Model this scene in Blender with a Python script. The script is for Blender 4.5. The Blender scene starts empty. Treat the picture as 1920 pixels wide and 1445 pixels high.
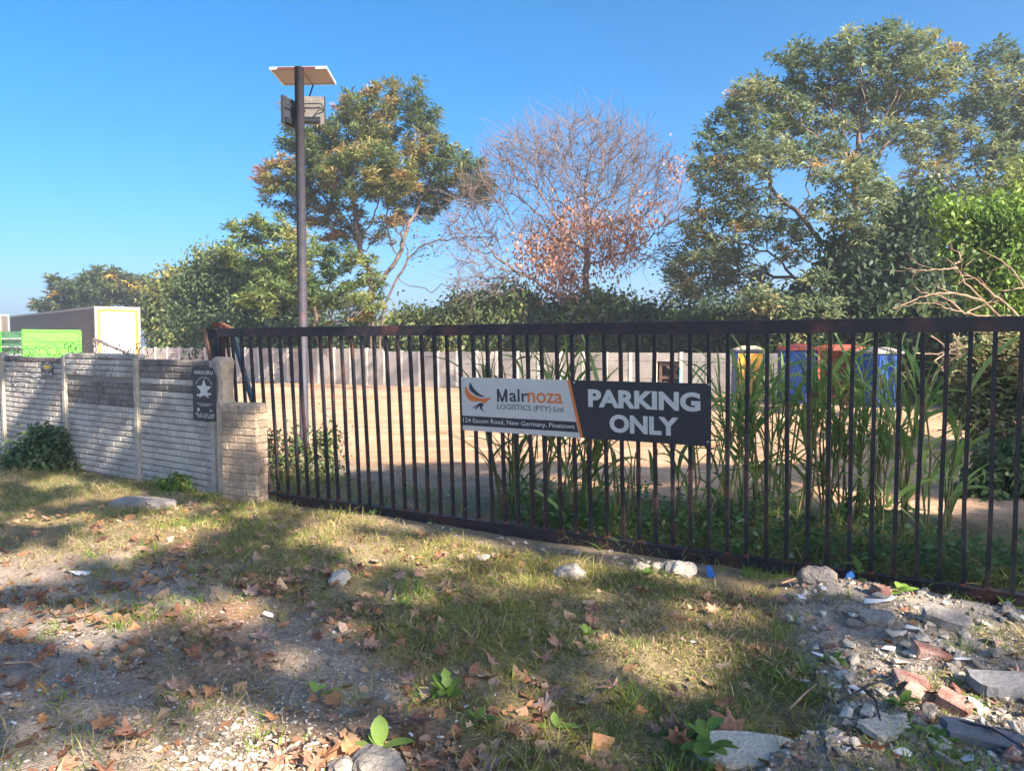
import bpy, bmesh, math, random
import numpy as np
from math import sin, cos, pi, radians, atan, atan2, sqrt
from mathutils import Vector, Matrix

S = bpy.context.scene
COL = S.collection
# ------------------------------------------------------------------ camera
F = 1450.0; CAMH = 1.65; PIT = atan((722.5 - 645) / F)
cam = bpy.data.cameras.new('camera'); camo = bpy.data.objects.new('camera', cam); COL.objects.link(camo)
cam.sensor_width = 36; cam.lens = F / 1920 * 36; cam.clip_end = 3000; cam.clip_start = 0.05
camo.location = (0, 0, CAMH); camo.rotation_euler = (pi / 2 - PIT, 0, 0); S.camera = camo
# ------------------------------------------------------------------ sky and sun
SUN_AZ = radians(138); SUN_EL = radians(34)     # azimuth clockwise from +Y: behind the camera, to the right
w = bpy.data.worlds.new('World'); S.world = w; w.use_nodes = True
nt = w.node_tree; nt.nodes.clear()
out = nt.nodes.new('ShaderNodeOutputWorld'); bg = nt.nodes.new('ShaderNodeBackground'); sky = nt.nodes.new('ShaderNodeTexSky')
sky.sky_type = 'NISHITA'; sky.sun_disc = False; sky.sun_elevation = SUN_EL; sky.sun_rotation = SUN_AZ
sky.altitude = 0; sky.air_density = 0.6; sky.dust_density = 3.0; sky.ozone_density = 5.0
bg.inputs[1].default_value = 0.106
hs = nt.nodes.new('ShaderNodeHueSaturation'); hs.inputs['Saturation'].default_value = 1.30; hs.inputs['Hue'].default_value = 0.489
nt.links.new(sky.outputs[0], hs.inputs['Color']); nt.links.new(hs.outputs[0], bg.inputs[0]); nt.links.new(bg.outputs[0], out.inputs[0])
sd = bpy.data.lights.new('sun', 'SUN'); so = bpy.data.objects.new('sun', sd); COL.objects.link(so)
sd.energy = 5.0; sd.angle = radians(0.53); sd.color = (1.0, 0.86, 0.68)
SV = Vector((sin(SUN_AZ) * cos(SUN_EL), cos(SUN_AZ) * cos(SUN_EL), sin(SUN_EL)))
so.rotation_euler = SV.to_track_quat('Z', 'Y').to_euler(); so.location = (20, -20, 30)
S.view_settings.view_transform = 'Standard'; S.view_settings.look = 'None'
S.view_settings.exposure = 1.66; S.view_settings.gamma = 1.0; S.view_settings.use_curve_mapping = False
S.render.engine = 'CYCLES'
S.cycles.max_bounces = 5; S.cycles.diffuse_bounces = 3; S.cycles.glossy_bounces = 2; S.cycles.transparent_max_bounces = 4

# ------------------------------------------------------------------ measuring helpers (photo pixel -> place)
CAMP = np.array([0, 0, CAMH])
def ray(px, py):
    dx = (px - 960) / F; dz = -(py - 722.5) / F
    return np.array([dx, cos(PIT) + sin(PIT) * dz, -sin(PIT) + cos(PIT) * dz])
def gp(px, py, z=0.0):
    r = ray(px, py); return CAMP + r * (z - CAMH) / r[2]
def at(px, py, Y):
    r = ray(px, py); return CAMP + r * (Y / r[1])
def projn(x, y, z=0.0):
    dz = z - CAMH
    yy = y * cos(PIT) - dz * sin(PIT); zz = y * sin(PIT) + dz * cos(PIT)
    yy = np.maximum(yy, 1e-3)
    return 960 + F * x / yy, 722.5 - F * zz / yy
# ------------------------------------------------------------------ noise
def _hash(ix, iy, seed):
    n = (ix.astype(np.int64) * 374761393 + iy.astype(np.int64) * 668265263 + seed * 1442695041) & 0x7fffffff
    n = ((n ^ (n >> 13)) * 1274126177) & 0x7fffffff
    return ((n ^ (n >> 16)) & 0xffff) / 65535.0
def vnoise(x, y, seed=0):
    x = np.asarray(x, float); y = np.asarray(y, float)
    ix = np.floor(x); iy = np.floor(y); fx = x - ix; fy = y - iy
    fx = fx * fx * (3 - 2 * fx); fy = fy * fy * (3 - 2 * fy)
    ix = ix.astype(np.int64); iy = iy.astype(np.int64)
    a = _hash(ix, iy, seed); b = _hash(ix + 1, iy, seed); c = _hash(ix, iy + 1, seed); d = _hash(ix + 1, iy + 1, seed)
    return (a * (1 - fx) + b * fx) * (1 - fy) + (c * (1 - fx) + d * fx) * fy
def fbm(x, y, seed=0, octv=4):
    s = 0; a = 0.5; t = 0
    for i in range(octv):
        s = s + a * vnoise(x * 2 ** i, y * 2 ** i, seed + i * 17); t += a; a *= 0.5
    return s / t
def sstep(a, b, x):
    t = np.clip((x - a) / (b - a), 0, 1); return t * t * (3 - 2 * t)

# ------------------------------------------------------------------ materials
def mat(name, col, rough=0.8, metal=0.0, col2=None, scale=6.0, lo=0.4, hi=0.6, vary=0.25, bump=0.0, bscale=40.0,
        attr=False, trans=0.0, rnd=0.0, spec=0.3, emis=None):
    m = bpy.data.materials.new(name); m.use_nodes = True
    n = m.node_tree; n.nodes.clear(); N = n.nodes.new; L = n.links.new
    o = N('ShaderNodeOutputMaterial'); p = N('ShaderNodeBsdfPrincipled')
    p.inputs['Roughness'].default_value = rough; p.inputs['Metallic'].default_value = metal
    p.inputs['Specular IOR Level'].default_value = spec
    g = N('ShaderNodeNewGeometry')
    if attr:
        a = N('ShaderNodeAttribute'); a.attribute_name = 'Col'; base = a.outputs['Color']
    else:
        r = N('ShaderNodeRGB'); r.outputs[0].default_value = (*col, 1); base = r.outputs[0]
    if col2 is not None:
        t = N('ShaderNodeTexNoise'); t.inputs['Scale'].default_value = scale; t.inputs['Detail'].default_value = 6
        t.inputs['Roughness'].default_value = 0.65
        L(g.outputs['Position'], t.inputs['Vector'])
        mr = N('ShaderNodeMapRange'); mr.inputs['From Min'].default_value = lo; mr.inputs['From Max'].default_value = hi
        L(t.outputs['Fac'], mr.inputs['Value'])
        mx = N('ShaderNodeMix'); mx.data_type = 'RGBA'; L(mr.outputs[0], mx.inputs[0]); L(base, mx.inputs[6])
        mx.inputs[7].default_value = (*col2, 1); base = mx.outputs[2]
    if vary > 0 or rnd > 0:
        t2 = N('ShaderNodeTexNoise'); t2.inputs['Scale'].default_value = scale * 3.1; t2.inputs['Detail'].default_value = 5
        L(g.outputs['Position'], t2.inputs['Vector'])
        mr2 = N('ShaderNodeMapRange'); mr2.inputs['From Min'].default_value = 0.25; mr2.inputs['From Max'].default_value = 0.75
        mr2.inputs['To Min'].default_value = 1 - vary; mr2.inputs['To Max'].default_value = 1 + vary
        L(t2.outputs['Fac'], mr2.inputs['Value']); fac = mr2.outputs[0]
        if rnd > 0:
            oi = N('ShaderNodeObjectInfo'); mr3 = N('ShaderNodeMapRange')
            mr3.inputs['To Min'].default_value = 1 - rnd; mr3.inputs['To Max'].default_value = 1 + rnd
            L(oi.outputs['Random'], mr3.inputs['Value'])
            mm = N('ShaderNodeMath'); mm.operation = 'MULTIPLY'; L(fac, mm.inputs[0]); L(mr3.outputs[0], mm.inputs[1]); fac = mm.outputs[0]
        vm = N('ShaderNodeVectorMath'); vm.operation = 'SCALE'; L(base, vm.inputs[0]); L(fac, vm.inputs['Scale']); base = vm.outputs[0]
    L(base, p.inputs['Base Color'])
    if bump > 0:
        t3 = N('ShaderNodeTexNoise'); t3.inputs['Scale'].default_value = bscale; t3.inputs['Detail'].default_value = 6
        L(g.outputs['Position'], t3.inputs['Vector'])
        b = N('ShaderNodeBump'); b.inputs['Strength'].default_value = min(1, bump); b.inputs['Distance'].default_value = 0.01 * max(1, bump)
        L(t3.outputs['Fac'], b.inputs['Height']); L(b.outputs[0], p.inputs['Normal'])
    sh = p.outputs[0]
    if trans > 0:
        tr = N('ShaderNodeBsdfTranslucent'); L(base, tr.inputs['Color'])
        ms = N('ShaderNodeMixShader'); ms.inputs[0].default_value = trans; L(sh, ms.inputs[1]); L(tr.outputs[0], ms.inputs[2]); sh = ms.outputs[0]
    L(sh, o.inputs[0])
    return m
M = {}
M['foliage'] = mat('foliage', (0, 0, 0), 0.5, attr=True, trans=0.35, vary=0.12, scale=0.5, spec=0.35)
M['grass'] = mat('grass', (0, 0, 0), 0.6, attr=True, trans=0.3, vary=0.1, scale=2, spec=0.2)
M['bark'] = mat('bark', (0.10, 0.075, 0.07), 0.9, col2=(0.17, 0.13, 0.11), scale=3, vary=0.3)
M['bark_pink'] = mat('bark_pink', (0.12, 0.088, 0.088), 0.9, col2=(0.19, 0.145, 0.135), scale=3, vary=0.3)
M['ground'] = mat('ground', (0, 0, 0), 0.95, attr=True, vary=0.45, scale=14, bump=2.2, bscale=110, spec=0.1)
M['far'] = mat('far_ground_dirt', (0.16, 0.13, 0.08), 0.95, col2=(0.09, 0.11, 0.04), scale=0.3)
M['stuffcol'] = mat('debris', (0, 0, 0), 0.9, attr=True, vary=0.2, scale=20, spec=0.15)
M['gate'] = mat('gate_paint', (0.014, 0.015, 0.022), 0.45, col2=(0.09, 0.038, 0.03), scale=5, lo=0.50, hi=0.72, vary=0.4, bump=0.3, bscale=60, spec=0.5)
M['gate_rail'] = mat('gate_rail_paint', (0.026, 0.023, 0.032), 0.42, col2=(0.15, 0.055, 0.045), scale=3.5, lo=0.50, hi=0.78, vary=0.4, bump=0.3, bscale=60, spec=0.5)
M['rust'] = mat('rust', (0.24, 0.09, 0.05), 0.9, col2=(0.06, 0.04, 0.04), scale=20, vary=0.3, bump=0.3)
M['steel'] = mat('steel_galv', (0.55, 0.56, 0.58), 0.35, metal=0.9, vary=0.1)
M['wire'] = mat('wire', (0.33, 0.33, 0.34), 0.5, metal=0.6, vary=0.2)
M['wire_dark'] = mat('wire_dark', (0.08, 0.07, 0.07), 0.6, metal=0.4, vary=0.2)
M['pole'] = mat('pole_paint', (0.05, 0.05, 0.068), 0.6, metal=0.0, col2=(0.11, 0.06, 0.05), scale=2.2, lo=0.55, hi=0.75, vary=0.25, bump=0.15, spec=0.35)
M['precast'] = mat('precast_paint', (0.56, 0.52, 0.47), 0.9, col2=(0.34, 0.30, 0.27), scale=2.5, lo=0.42, hi=0.66, vary=0.14, bump=1.2, bscale=45, rnd=0.08)
M['precast_stain'] = mat('precast_stained', (0.27, 0.24, 0.22), 0.95, col2=(0.17, 0.15, 0.14), scale=5, lo=0.4, hi=0.6, vary=0.25, bump=1.2, bscale=45, rnd=0.15)
M['mortar'] = mat('mortar', (0.33, 0.30, 0.27), 0.95, vary=0.2, bump=0.8)
M['post'] = mat('concrete_post', (0.50, 0.45, 0.38), 0.92, col2=(0.34, 0.31, 0.28), scale=6, lo=0.5, hi=0.7, vary=0.18, bump=1.0, bscale=70)
M['brick_pale'] = mat('brick_pale', (0.46, 0.355, 0.265), 0.93, col2=(0.33, 0.265, 0.215), scale=9, lo=0.42, hi=0.62, vary=0.22, bump=2.2, bscale=60, rnd=0.14)
M['plaster'] = mat('plaster', (0.55, 0.43, 0.31), 0.95, col2=(0.38, 0.33, 0.28), scale=5, lo=0.5, hi=0.7, vary=0.2, bump=1.5, bscale=30)
M['backwall'] = mat('back_wall_concrete', (0.45, 0.41, 0.38), 0.95, col2=(0.30, 0.28, 0.265), scale=0.9, lo=0.4, hi=0.65, vary=0.15, bump=0.6, bscale=20, rnd=0.07)
M['backpost'] = mat('back_wall_post', (0.58, 0.54, 0.50), 0.95, vary=0.1)
M['stone'] = mat('stone', (0.36, 0.33, 0.30), 0.95, col2=(0.24, 0.21, 0.19), scale=9, vary=0.2, bump=1.5, bscale=50, rnd=0.25)
M['stone_pale'] = mat('stone_pale', (0.52, 0.47, 0.41), 0.95, vary=0.2, scale=12, bump=1.2, bscale=60, rnd=0.2)
M['tile'] = mat('white_tile', (0.72, 0.73, 0.76), 0.35, vary=0.08, rnd=0.12, spec=0.5)
M['brick_red'] = mat('brick_red', (0.30, 0.135, 0.11), 0.92, col2=(0.40, 0.30, 0.26), scale=10, lo=0.42, hi=0.62, vary=0.2, bump=1.2, bscale=80, rnd=0.12)
M['slab'] = mat('concrete_slab', (0.33, 0.31, 0.29), 0.95, col2=(0.24, 0.22, 0.21), scale=8, vary=0.2, bump=1.2, bscale=50)
M['slab_dark'] = mat('concrete_slab_dark', (0.20, 0.20, 0.22), 0.9, vary=0.15, bump=0.8)
M['leaf_a'] = mat('dry_leaf_tan', (0.46, 0.27, 0.19), 0.75, col2=(0.30, 0.16, 0.11), scale=25, vary=0.2, rnd=0.3, trans=0.15)
M['leaf_b'] = mat('dry_leaf_brown', (0.30, 0.14, 0.09), 0.75, col2=(0.15, 0.075, 0.05), scale=25, vary=0.2, rnd=0.3, trans=0.15)
M['leaf_c'] = mat('dry_leaf_orange', (0.46, 0.24, 0.12), 0.7, col2=(0.33, 0.16, 0.08), scale=25, vary=0.2, rnd=0.25, trans=0.2)
M['leaf_d'] = mat('dry_leaf_grey', (0.33, 0.24, 0.20), 0.8, col2=(0.22, 0.15, 0.13), scale=25, vary=0.2, rnd=0.3, trans=0.1)
M['weed'] = mat('weed_leaf', (0.13, 0.24, 0.05), 0.5, col2=(0.19, 0.30, 0.06), scale=18, vary=0.15, rnd=0.15, trans=0.35)
M['weed_light'] = mat('weed_leaf_light', (0.27, 0.42, 0.09), 0.5, vary=0.15, rnd=0.12, trans=0.35)
M['reed'] = mat('reed_leaf', (0.16, 0.28, 0.07), 0.45, col2=(0.30, 0.40, 0.12), scale=3, vary=0.2, rnd=0.35, trans=0.4, spec=0.45)
M['reed_dry'] = mat('reed_dry', (0.33, 0.24, 0.12), 0.7, col2=(0.17, 0.20, 0.07), scale=6, vary=0.2, rnd=0.3, trans=0.25)
M['twig'] = mat('dead_twig', (0.42, 0.31, 0.22), 0.85, col2=(0.28, 0.18, 0.13), scale=8, vary=0.2)
M['curtain'] = mat('trailer_curtain', (0.13, 0.105, 0.095), 0.7, vary=0.08, scale=2)
M['white'] = mat('white_panel', (0.66, 0.64, 0.62), 0.45, vary=0.05, scale=2)
M['yellow'] = mat('yellow_tape', (0.80, 0.36, 0.03), 0.5, vary=0.05)
M['frame_grey'] = mat('frame_grey', (0.30, 0.27, 0.26), 0.6, vary=0.1)
M['black'] = mat('black_rubber', (0.03, 0.03, 0.035), 0.6, vary=0.1)
M['green'] = mat('green_paint', (0.13, 0.55, 0.07), 0.45, vary=0.08, scale=2)
M['green_shaded'] = mat('green_paint_shaded', (0.12, 0.30, 0.14), 0.5, vary=0.1, scale=2)  # same green with the side's shade put into the colour
M['blue'] = mat('blue_plastic', (0.009, 0.055, 0.27), 0.5, col2=(0.02, 0.10, 0.34), scale=8, lo=0.5, hi=0.7, vary=0.1)
M['cabin_yellow'] = mat('yellow_plastic', (0.78, 0.42, 0.06), 0.5, vary=0.1)
M['cabin_red'] = mat('red_plastic', (0.42, 0.09, 0.07), 0.5, vary=0.1)
M['cream'] = mat('cream_plastic', (0.50, 0.38, 0.27), 0.6, vary=0.05)
M['panel_back'] = mat('panel_backsheet', (0.34, 0.31, 0.30), 0.6, vary=0.05)
M['alu'] = mat('aluminium', (0.75, 0.75, 0.75), 0.35, metal=0.3, vary=0.03)
M['purple'] = mat('bracket_brown', (0.10, 0.035, 0.045), 0.5, vary=0.2)
M['lamp_grey'] = mat('lamp_housing', (0.17, 0.155, 0.145), 0.5, metal=0.3, col2=(0.26, 0.25, 0.24), scale=9, lo=0.55, hi=0.7, vary=0.1)
M['lamp_dark'] = mat('lamp_dark', (0.035, 0.04, 0.05), 0.5, vary=0.2)
M['sign_silver'] = mat('sign_silver', (0.60, 0.63, 0.67), 0.32, metal=0.25, vary=0.05, scale=4, spec=0.6)
M['sign_black'] = mat('sign_black', (0.028, 0.032, 0.045), 0.38, vary=0.15, scale=4, spec=0.5)
M['sign_orange'] = mat('sign_orange', (0.66, 0.20, 0.06), 0.45, vary=0.05)
M['sign_navy'] = mat('sign_navy', (0.05, 0.055, 0.085), 0.45, vary=0.05)
M['sign_gold'] = mat('sign_gold', (0.42, 0.30, 0.07), 0.5, vary=0.15)
M['timber'] = mat('weathered_timber', (0.20, 0.12, 0.09), 0.9, col2=(0.12, 0.08, 0.07), scale=14, vary=0.25)
M['timber_dark'] = mat('dark_timber', (0.025, 0.028, 0.04), 0.7, col2=(0.06, 0.05, 0.05), scale=9, vary=0.3, bump=0.6)
M['timber_blue'] = mat('blue_grey_bar', (0.11, 0.17, 0.21), 0.7, vary=0.2)
M['bluepipe'] = mat('blue_pipe', (0.15, 0.45, 0.6), 0.5, vary=0.05)
M['bluebag'] = mat('blue_bag', (0.05, 0.2, 0.55), 0.4, vary=0.2)
M['chip'] = mat('gravel_chip', (0.66, 0.57, 0.47), 0.9, col2=(0.40, 0.35, 0.31), scale=14, vary=0.2, rnd=0.25, bump=0.6)

# ------------------------------------------------------------------ object helpers
def tag(o, label=None, cat=None, group=None, kind=None):
    if label: o['label'] = label
    if cat: o['category'] = cat
    if group: o['group'] = group
    if kind: o['kind'] = kind
    return o
def empty(name, loc, label, cat, group=None, rz=0.0):
    o = bpy.data.objects.new(name, None); COL.objects.link(o); o.location = tuple(loc); o.rotation_euler = (0, 0, rz)
    o.empty_display_size = 0.1
    return tag(o, label, cat, group)
def link(name, me, parent=None, world=True):
    o = bpy.data.objects.new(name, me); COL.objects.link(o)
    if parent is not None:
        o.parent = parent
        if world: o.matrix_parent_inverse = pworld(parent).inverted()
    return o
def pworld(p):
    m = Matrix.LocRotScale(p.location, p.rotation_euler, p.scale)
    if p.parent is not None: m = pworld(p.parent) @ p.matrix_parent_inverse @ m
    return m
class MB:
    def __init__(s): s.v = []; s.f = []; s.mi = []; s.cur = 0
    def quadbox(s, c8):
        b = len(s.v); s.v += [tuple(map(float, p)) for p in c8]
        for q in ((0, 3, 2, 1), (4, 5, 6, 7), (0, 1, 5, 4), (1, 2, 6, 5), (2, 3, 7, 6), (3, 0, 4, 7)):
            s.f.append(tuple(b + i for i in q)); s.mi.append(s.cur)
    def box(s, o, ux, uy, uz, x0, x1, y0, y1, z0, z1):
        P = lambda a, b_, c: np.array(o) + np.array(ux) * a + np.array(uy) * b_ + np.array(uz) * c
        s.quadbox([P(x0, y0, z0), P(x1, y0, z0), P(x1, y1, z0), P(x0, y1, z0), P(x0, y0, z1), P(x1, y0, z1), P(x1, y1, z1), P(x0, y1, z1)])
    def tube(s, pts, r, n=6, cap=True):
        pts = [Vector(p) for p in pts]; rs = r if hasattr(r, '__len__') else [r] * len(pts)
        up = Vector((0, 0, 1)); rings = []
        for i, p in enumerate(pts):
            d = (pts[min(i + 1, len(pts) - 1)] - pts[max(i - 1, 0)])
            d = d.normalized() if d.length > 1e-9 else Vector((0, 0, 1))
            a = up if abs(d.z) < 0.9 else Vector((1, 0, 0))
            x = d.cross(a).normalized(); y = d.cross(x).normalized()
            b = len(s.v)
            for k in range(n):
                t = 2 * pi * k / n; q = p + (x * cos(t) + y * sin(t)) * rs[i]; s.v.append(tuple(q))
            rings.append(b)
        for i in range(len(rings) - 1):
            for k in range(n):
                a, b = rings[i], rings[i + 1]; k2 = (k + 1) % n
                s.f.append((a + k, a + k2, b + k2, b + k)); s.mi.append(s.cur)
        if cap:
            s.f.append(tuple(rings[0] + k for k in range(n))); s.mi.append(s.cur)
            s.f.append(tuple(rings[-1] + k for k in reversed(range(n)))); s.mi.append(s.cur)
    def prism(s, poly, o, ux, uy, uz, h0, h1):
        b = len(s.v); n = len(poly)
        for h in (h0, h1):
            for (x, y) in poly: s.v.append(tuple(np.array(o) + np.array(ux) * x + np.array(uy) * y + np.array(uz) * h))
        s.f.append(tuple(b + n + i for i in range(n))); s.mi.append(s.cur)
        s.f.append(tuple(b + i for i in reversed(range(n)))); s.mi.append(s.cur)
        for i in range(n):
            j = (i + 1) % n; s.f.append((b + i, b + j, b + n + j, b + n + i)); s.mi.append(s.cur)
    def mesh(s, name, mats, smooth=False):
        me = bpy.data.meshes.new(name); me.from_pydata(s.v, [], s.f)
        for m in (mats if isinstance(mats, (list, tuple)) else [mats]): me.materials.append(m)
        if any(s.mi): me.polygons.foreach_set('material_index', s.mi)
        if smooth: me.polygons.foreach_set('use_smooth', [True] * len(me.polygons))
        me.update(); return me
    def build(s, name, mats, parent=None, smooth=False, world=True):
        return link(name, s.mesh(name, mats, smooth), parent, world)
def npmesh(name, V, Fc, mtl, colors=None, smooth=False):
    """V (n,3), Fc (m,k) all faces with k corners"""
    me = bpy.data.meshes.new(name); V = np.asarray(V, np.float32); Fc = np.asarray(Fc, np.int32)
    me.vertices.add(len(V)); me.vertices.foreach_set('co', V.ravel())
    k = Fc.shape[1]; me.loops.add(Fc.size); me.loops.foreach_set('vertex_index', Fc.ravel())
    me.polygons.add(len(Fc)); me.polygons.foreach_set('loop_start', np.arange(0, Fc.size, k, dtype=np.int32))
    me.polygons.foreach_set('loop_total', np.full(len(Fc), k, np.int32))
    if smooth: me.polygons.foreach_set('use_smooth', np.ones(len(Fc), bool))
    if colors is not None:
        a = me.color_attributes.new('Col', 'FLOAT_COLOR', 'POINT')
        c = np.ones((len(V), 4), np.float32); c[:, :3] = colors; a.data.foreach_set('color', c.ravel())
    me.materials.append(mtl); me.update(calc_edges=True); return me
def nrm(a):
    return a / np.maximum(np.linalg.norm(a, axis=-1, keepdims=True), 1e-9)

# ------------------------------------------------------------------ ground relief and layout masks
def rubble_mask(px, py):
    return sstep(-35, 45, px - np.interp(py, [1090, 1150, 1250, 1350, 1445], [1500, 1460, 1500, 1545, 1400])) * sstep(-10, 30, py - np.interp(px, [1450, 1920], [1085, 1150]))
def soil_mask(px, py):
    return sstep(-60, 60, py - np.interp(px, [0, 250, 450, 650, 800, 900, 1000], [1045, 1050, 1090, 1180, 1300, 1420, 1600]))
GA = gp(525, 934); GB = gp(1900, 1127); GU = (GB - GA) / np.linalg.norm(GB - GA); GN = np.array([-GU[1], GU[0], 0.0])  # GN: away from camera
if GN[1] < 0: GN = -GN
def beyond(x, y):                 # metres beyond the gate line
    return (x - GA[0]) * GN[0] + (y - GA[1]) * GN[1]
def hgt(x, y):
    x = np.asarray(x, float); y = np.asarray(y, float)
    px, py = projn(x, y)
    near = 1 - sstep(9, 14, y)
    h = (fbm(x * 0.9, y * 0.9, 3) - 0.5) * 0.12 + (fbm(x * 5, y * 5, 9) - 0.5) * 0.05 + (fbm(x * 18, y * 18, 5, 3) - 0.5) * 0.024
    h = h * near + rubble_mask(px, py) * near * (0.05 + 0.12 * (fbm(x * 2.2, y * 2.2, 31) - 0.3)) * (beyond(x, y) < 0.2)
    d = np.abs(beyond(x, y)); g = np.exp(-(d / 0.22) ** 2)
    return h * (1 - 0.6 * g) - 0.035 * g
nr, na = 340, 480
rr = 0.9 * (60 / 0.9) ** (np.arange(nr) / (nr - 1)); aa = np.radians(np.linspace(-72, 72, na))
R_, A_ = np.meshgrid(rr, aa, indexing='ij'); X = (R_ * np.sin(A_)).ravel(); Y = (R_ * np.cos(A_)).ravel()
Z = hgt(X, Y)
PX, PY = projn(X, Y)
bd = beyond(X, Y)
def mixc(a, b, t): return a * (1 - t[:, None]) + np.array(b)[None, :] * t[:, None]
def ground_color(X, Y):
    PX, PY = projn(X, Y); bd = beyond(X, Y)
    c = np.tile(np.array([0.27, 0.205, 0.12]), (len(X), 1))
    c = mixc(c, (0.33, 0.26, 0.165), sstep(0.45, 0.62, fbm(X * 1.7, Y * 1.7, 41)))
    s = soil_mask(PX, PY); c = mixc(c, (0.33, 0.235, 0.17), s)
    c = mixc(c, (0.40, 0.325, 0.26), s * sstep(0.42, 0.6, fbm(X * 1.3, Y * 1.3, 77)))
    c = mixc(c, (0.37, 0.33, 0.30), s * sstep(290, 40, PX - (PY - 1445) * -0.5) * 0.8)     # worn pale track, bottom left
    c = mixc(c, (0.34, 0.17, 0.10), sstep(0.55, 0.68, fbm(X * 1.1 + 5, Y * 1.1, 52)) * 0.6 * s)
    c = mixc(c, (0.36, 0.32, 0.29), rubble_mask(PX, PY) * (bd < 0))
    strip = np.exp(-((PX - 1060) / 420) ** 4) * np.exp(-((PY - (1003 + (PX - 900) * .135)) / 22) ** 2); c = mixc(c, (0.27, 0.235, 0.21), strip * (bd < .1) * .45)
    # yard
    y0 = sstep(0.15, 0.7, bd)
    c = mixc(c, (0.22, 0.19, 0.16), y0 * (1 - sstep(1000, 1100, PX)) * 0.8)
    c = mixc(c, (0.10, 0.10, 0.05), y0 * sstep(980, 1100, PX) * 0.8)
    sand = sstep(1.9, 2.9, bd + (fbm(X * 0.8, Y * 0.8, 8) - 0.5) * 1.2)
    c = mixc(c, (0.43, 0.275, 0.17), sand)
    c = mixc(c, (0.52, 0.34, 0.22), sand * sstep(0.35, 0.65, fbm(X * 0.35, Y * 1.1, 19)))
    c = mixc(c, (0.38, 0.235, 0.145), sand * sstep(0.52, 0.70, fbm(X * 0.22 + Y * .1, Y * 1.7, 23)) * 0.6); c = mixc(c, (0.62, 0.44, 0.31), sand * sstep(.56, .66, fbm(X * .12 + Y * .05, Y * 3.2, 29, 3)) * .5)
    far = sstep(45, 58, np.hypot(X, Y)); c = mixc(c, (0.16, 0.13, 0.08), far)
    c *= (0.86 + 0.5 * fbm(X * 9, Y * 9, 66))[:, None]
    return c
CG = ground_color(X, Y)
idx = np.arange(nr * na).reshape(nr, na)
Q = np.stack([idx[:-1, :-1], idx[:-1, 1:], idx[1:, 1:], idx[1:, :-1]], -1).reshape(-1, 4)[:, ::-1]
fb = bd[Q].mean(1) > 0.0
V = np.stack([X, Y, Z], 1)
def submesh(name, sel):
    q = Q[sel]; u, inv = np.unique(q, return_inverse=True)
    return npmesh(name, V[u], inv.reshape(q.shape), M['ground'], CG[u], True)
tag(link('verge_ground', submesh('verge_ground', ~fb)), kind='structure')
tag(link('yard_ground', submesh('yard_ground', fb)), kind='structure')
b = MB(); b.box((0, 0, 0), (1, 0, 0), (0, 1, 0), (0, 0, 1), -320, 320, -320, 320, -0.5, -0.16)
tag(b.build('far_ground', M['far']), kind='structure')

# ------------------------------------------------------------------ sliding gate
LEAN = radians(3.2)
GV = np.array([0, 0, 1]) * cos(LEAN) - GN * sin(LEAN); GW = np.cross(GU, GV)   # GW out of the gate plane
if GW[1] > 0: GW = -GW       # towards the camera
def guv(px, py):
    r = ray(px, py); t = np.dot(GA - CAMP, GW) / np.dot(r, GW); P = CAMP + r * t
    return float(np.dot(P - GA, GU)), float(np.dot(P - GA, GV))
gate = empty('sliding_gate', GA, 'long black steel bar gate, rusty and leaning, across the yard entrance', 'gate')
def gbox(b, u0, u1, v0, v1, w0, w1): b.box(GA, GU, GW, GV, u0, u1, w0, w1, v0, v1)
xs = [505, 523, 542, 561, 578, 597, 617, 635, 656, 675, 694, 716, 738, 760, 781.5, 803, 826.6, 850, 873,
      898, 924, 948.5, 973, 999, 1024.6, 1052, 1080, 1109, 1139, 1169, 1199, 1230, 1262, 1295.5, 1330,
      1364, 1400, 1437, 1474, 1513, 1550, 1591, 1633, 1675.6, 1718, 1760.7, 1805, 1850, 1898]
us = [guv(x, 928 + (x - 525) * 0.1415)[0] for x in xs]
ul = [us[0] - 0.143 * k for k in (1, 2, 3, 4.1)]
ur = [us[-1] + 0.145 * k for k in range(1, 12)]
rng = np.random.default_rng(5)
TOP = 1.826
for u in ul + us + ur:
    b = MB(); hw = 0.0135; j = rng.normal(0, 0.004)
    # square bar with a slight bow
    zs = [0.06, 0.6, 1.2, TOP - 0.09]; bow = [0, rng.normal(0, .004), rng.normal(0, .004), j]
    for i in range(3):
        c8 = []
        for k in (i, i + 1):
            for (a, c) in ((-hw, -hw), (hw, -hw), (hw, hw), (-hw, hw)):
                c8.append(GA + GU * (u + bow[k] + a) + GW * c + GV * zs[k])
        b.quadbox(c8)
    b.build('bar', M['gate'], gate)
b = MB(); gbox(b, ul[-1] - 0.03, 8.6, TOP - 0.095, TOP, -0.026, 0.026); b.build('top_rail', M['gate_rail'], gate)
b = MB()
gbox(b, -0.02, 8.6, -0.055, 0.05, -0.022, 0.026); gbox(b, -0.45, 8.6, 0.05, 0.062, -0.03, 0.034); gbox(b, 0, 8.6, -0.066, -0.055, -0.03, 0.034)
b.build('bottom_rail', M['gate_rail'], gate)
for u in us[::1]:
    if rng.random() < 0.6:
        b = MB(); gbox(b, u - 0.02, u + 0.02, 0.062, 0.07 + rng.random() * 0.012, -0.02, 0.02); b.build('weld_plate', M['rust'], gate)
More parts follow.
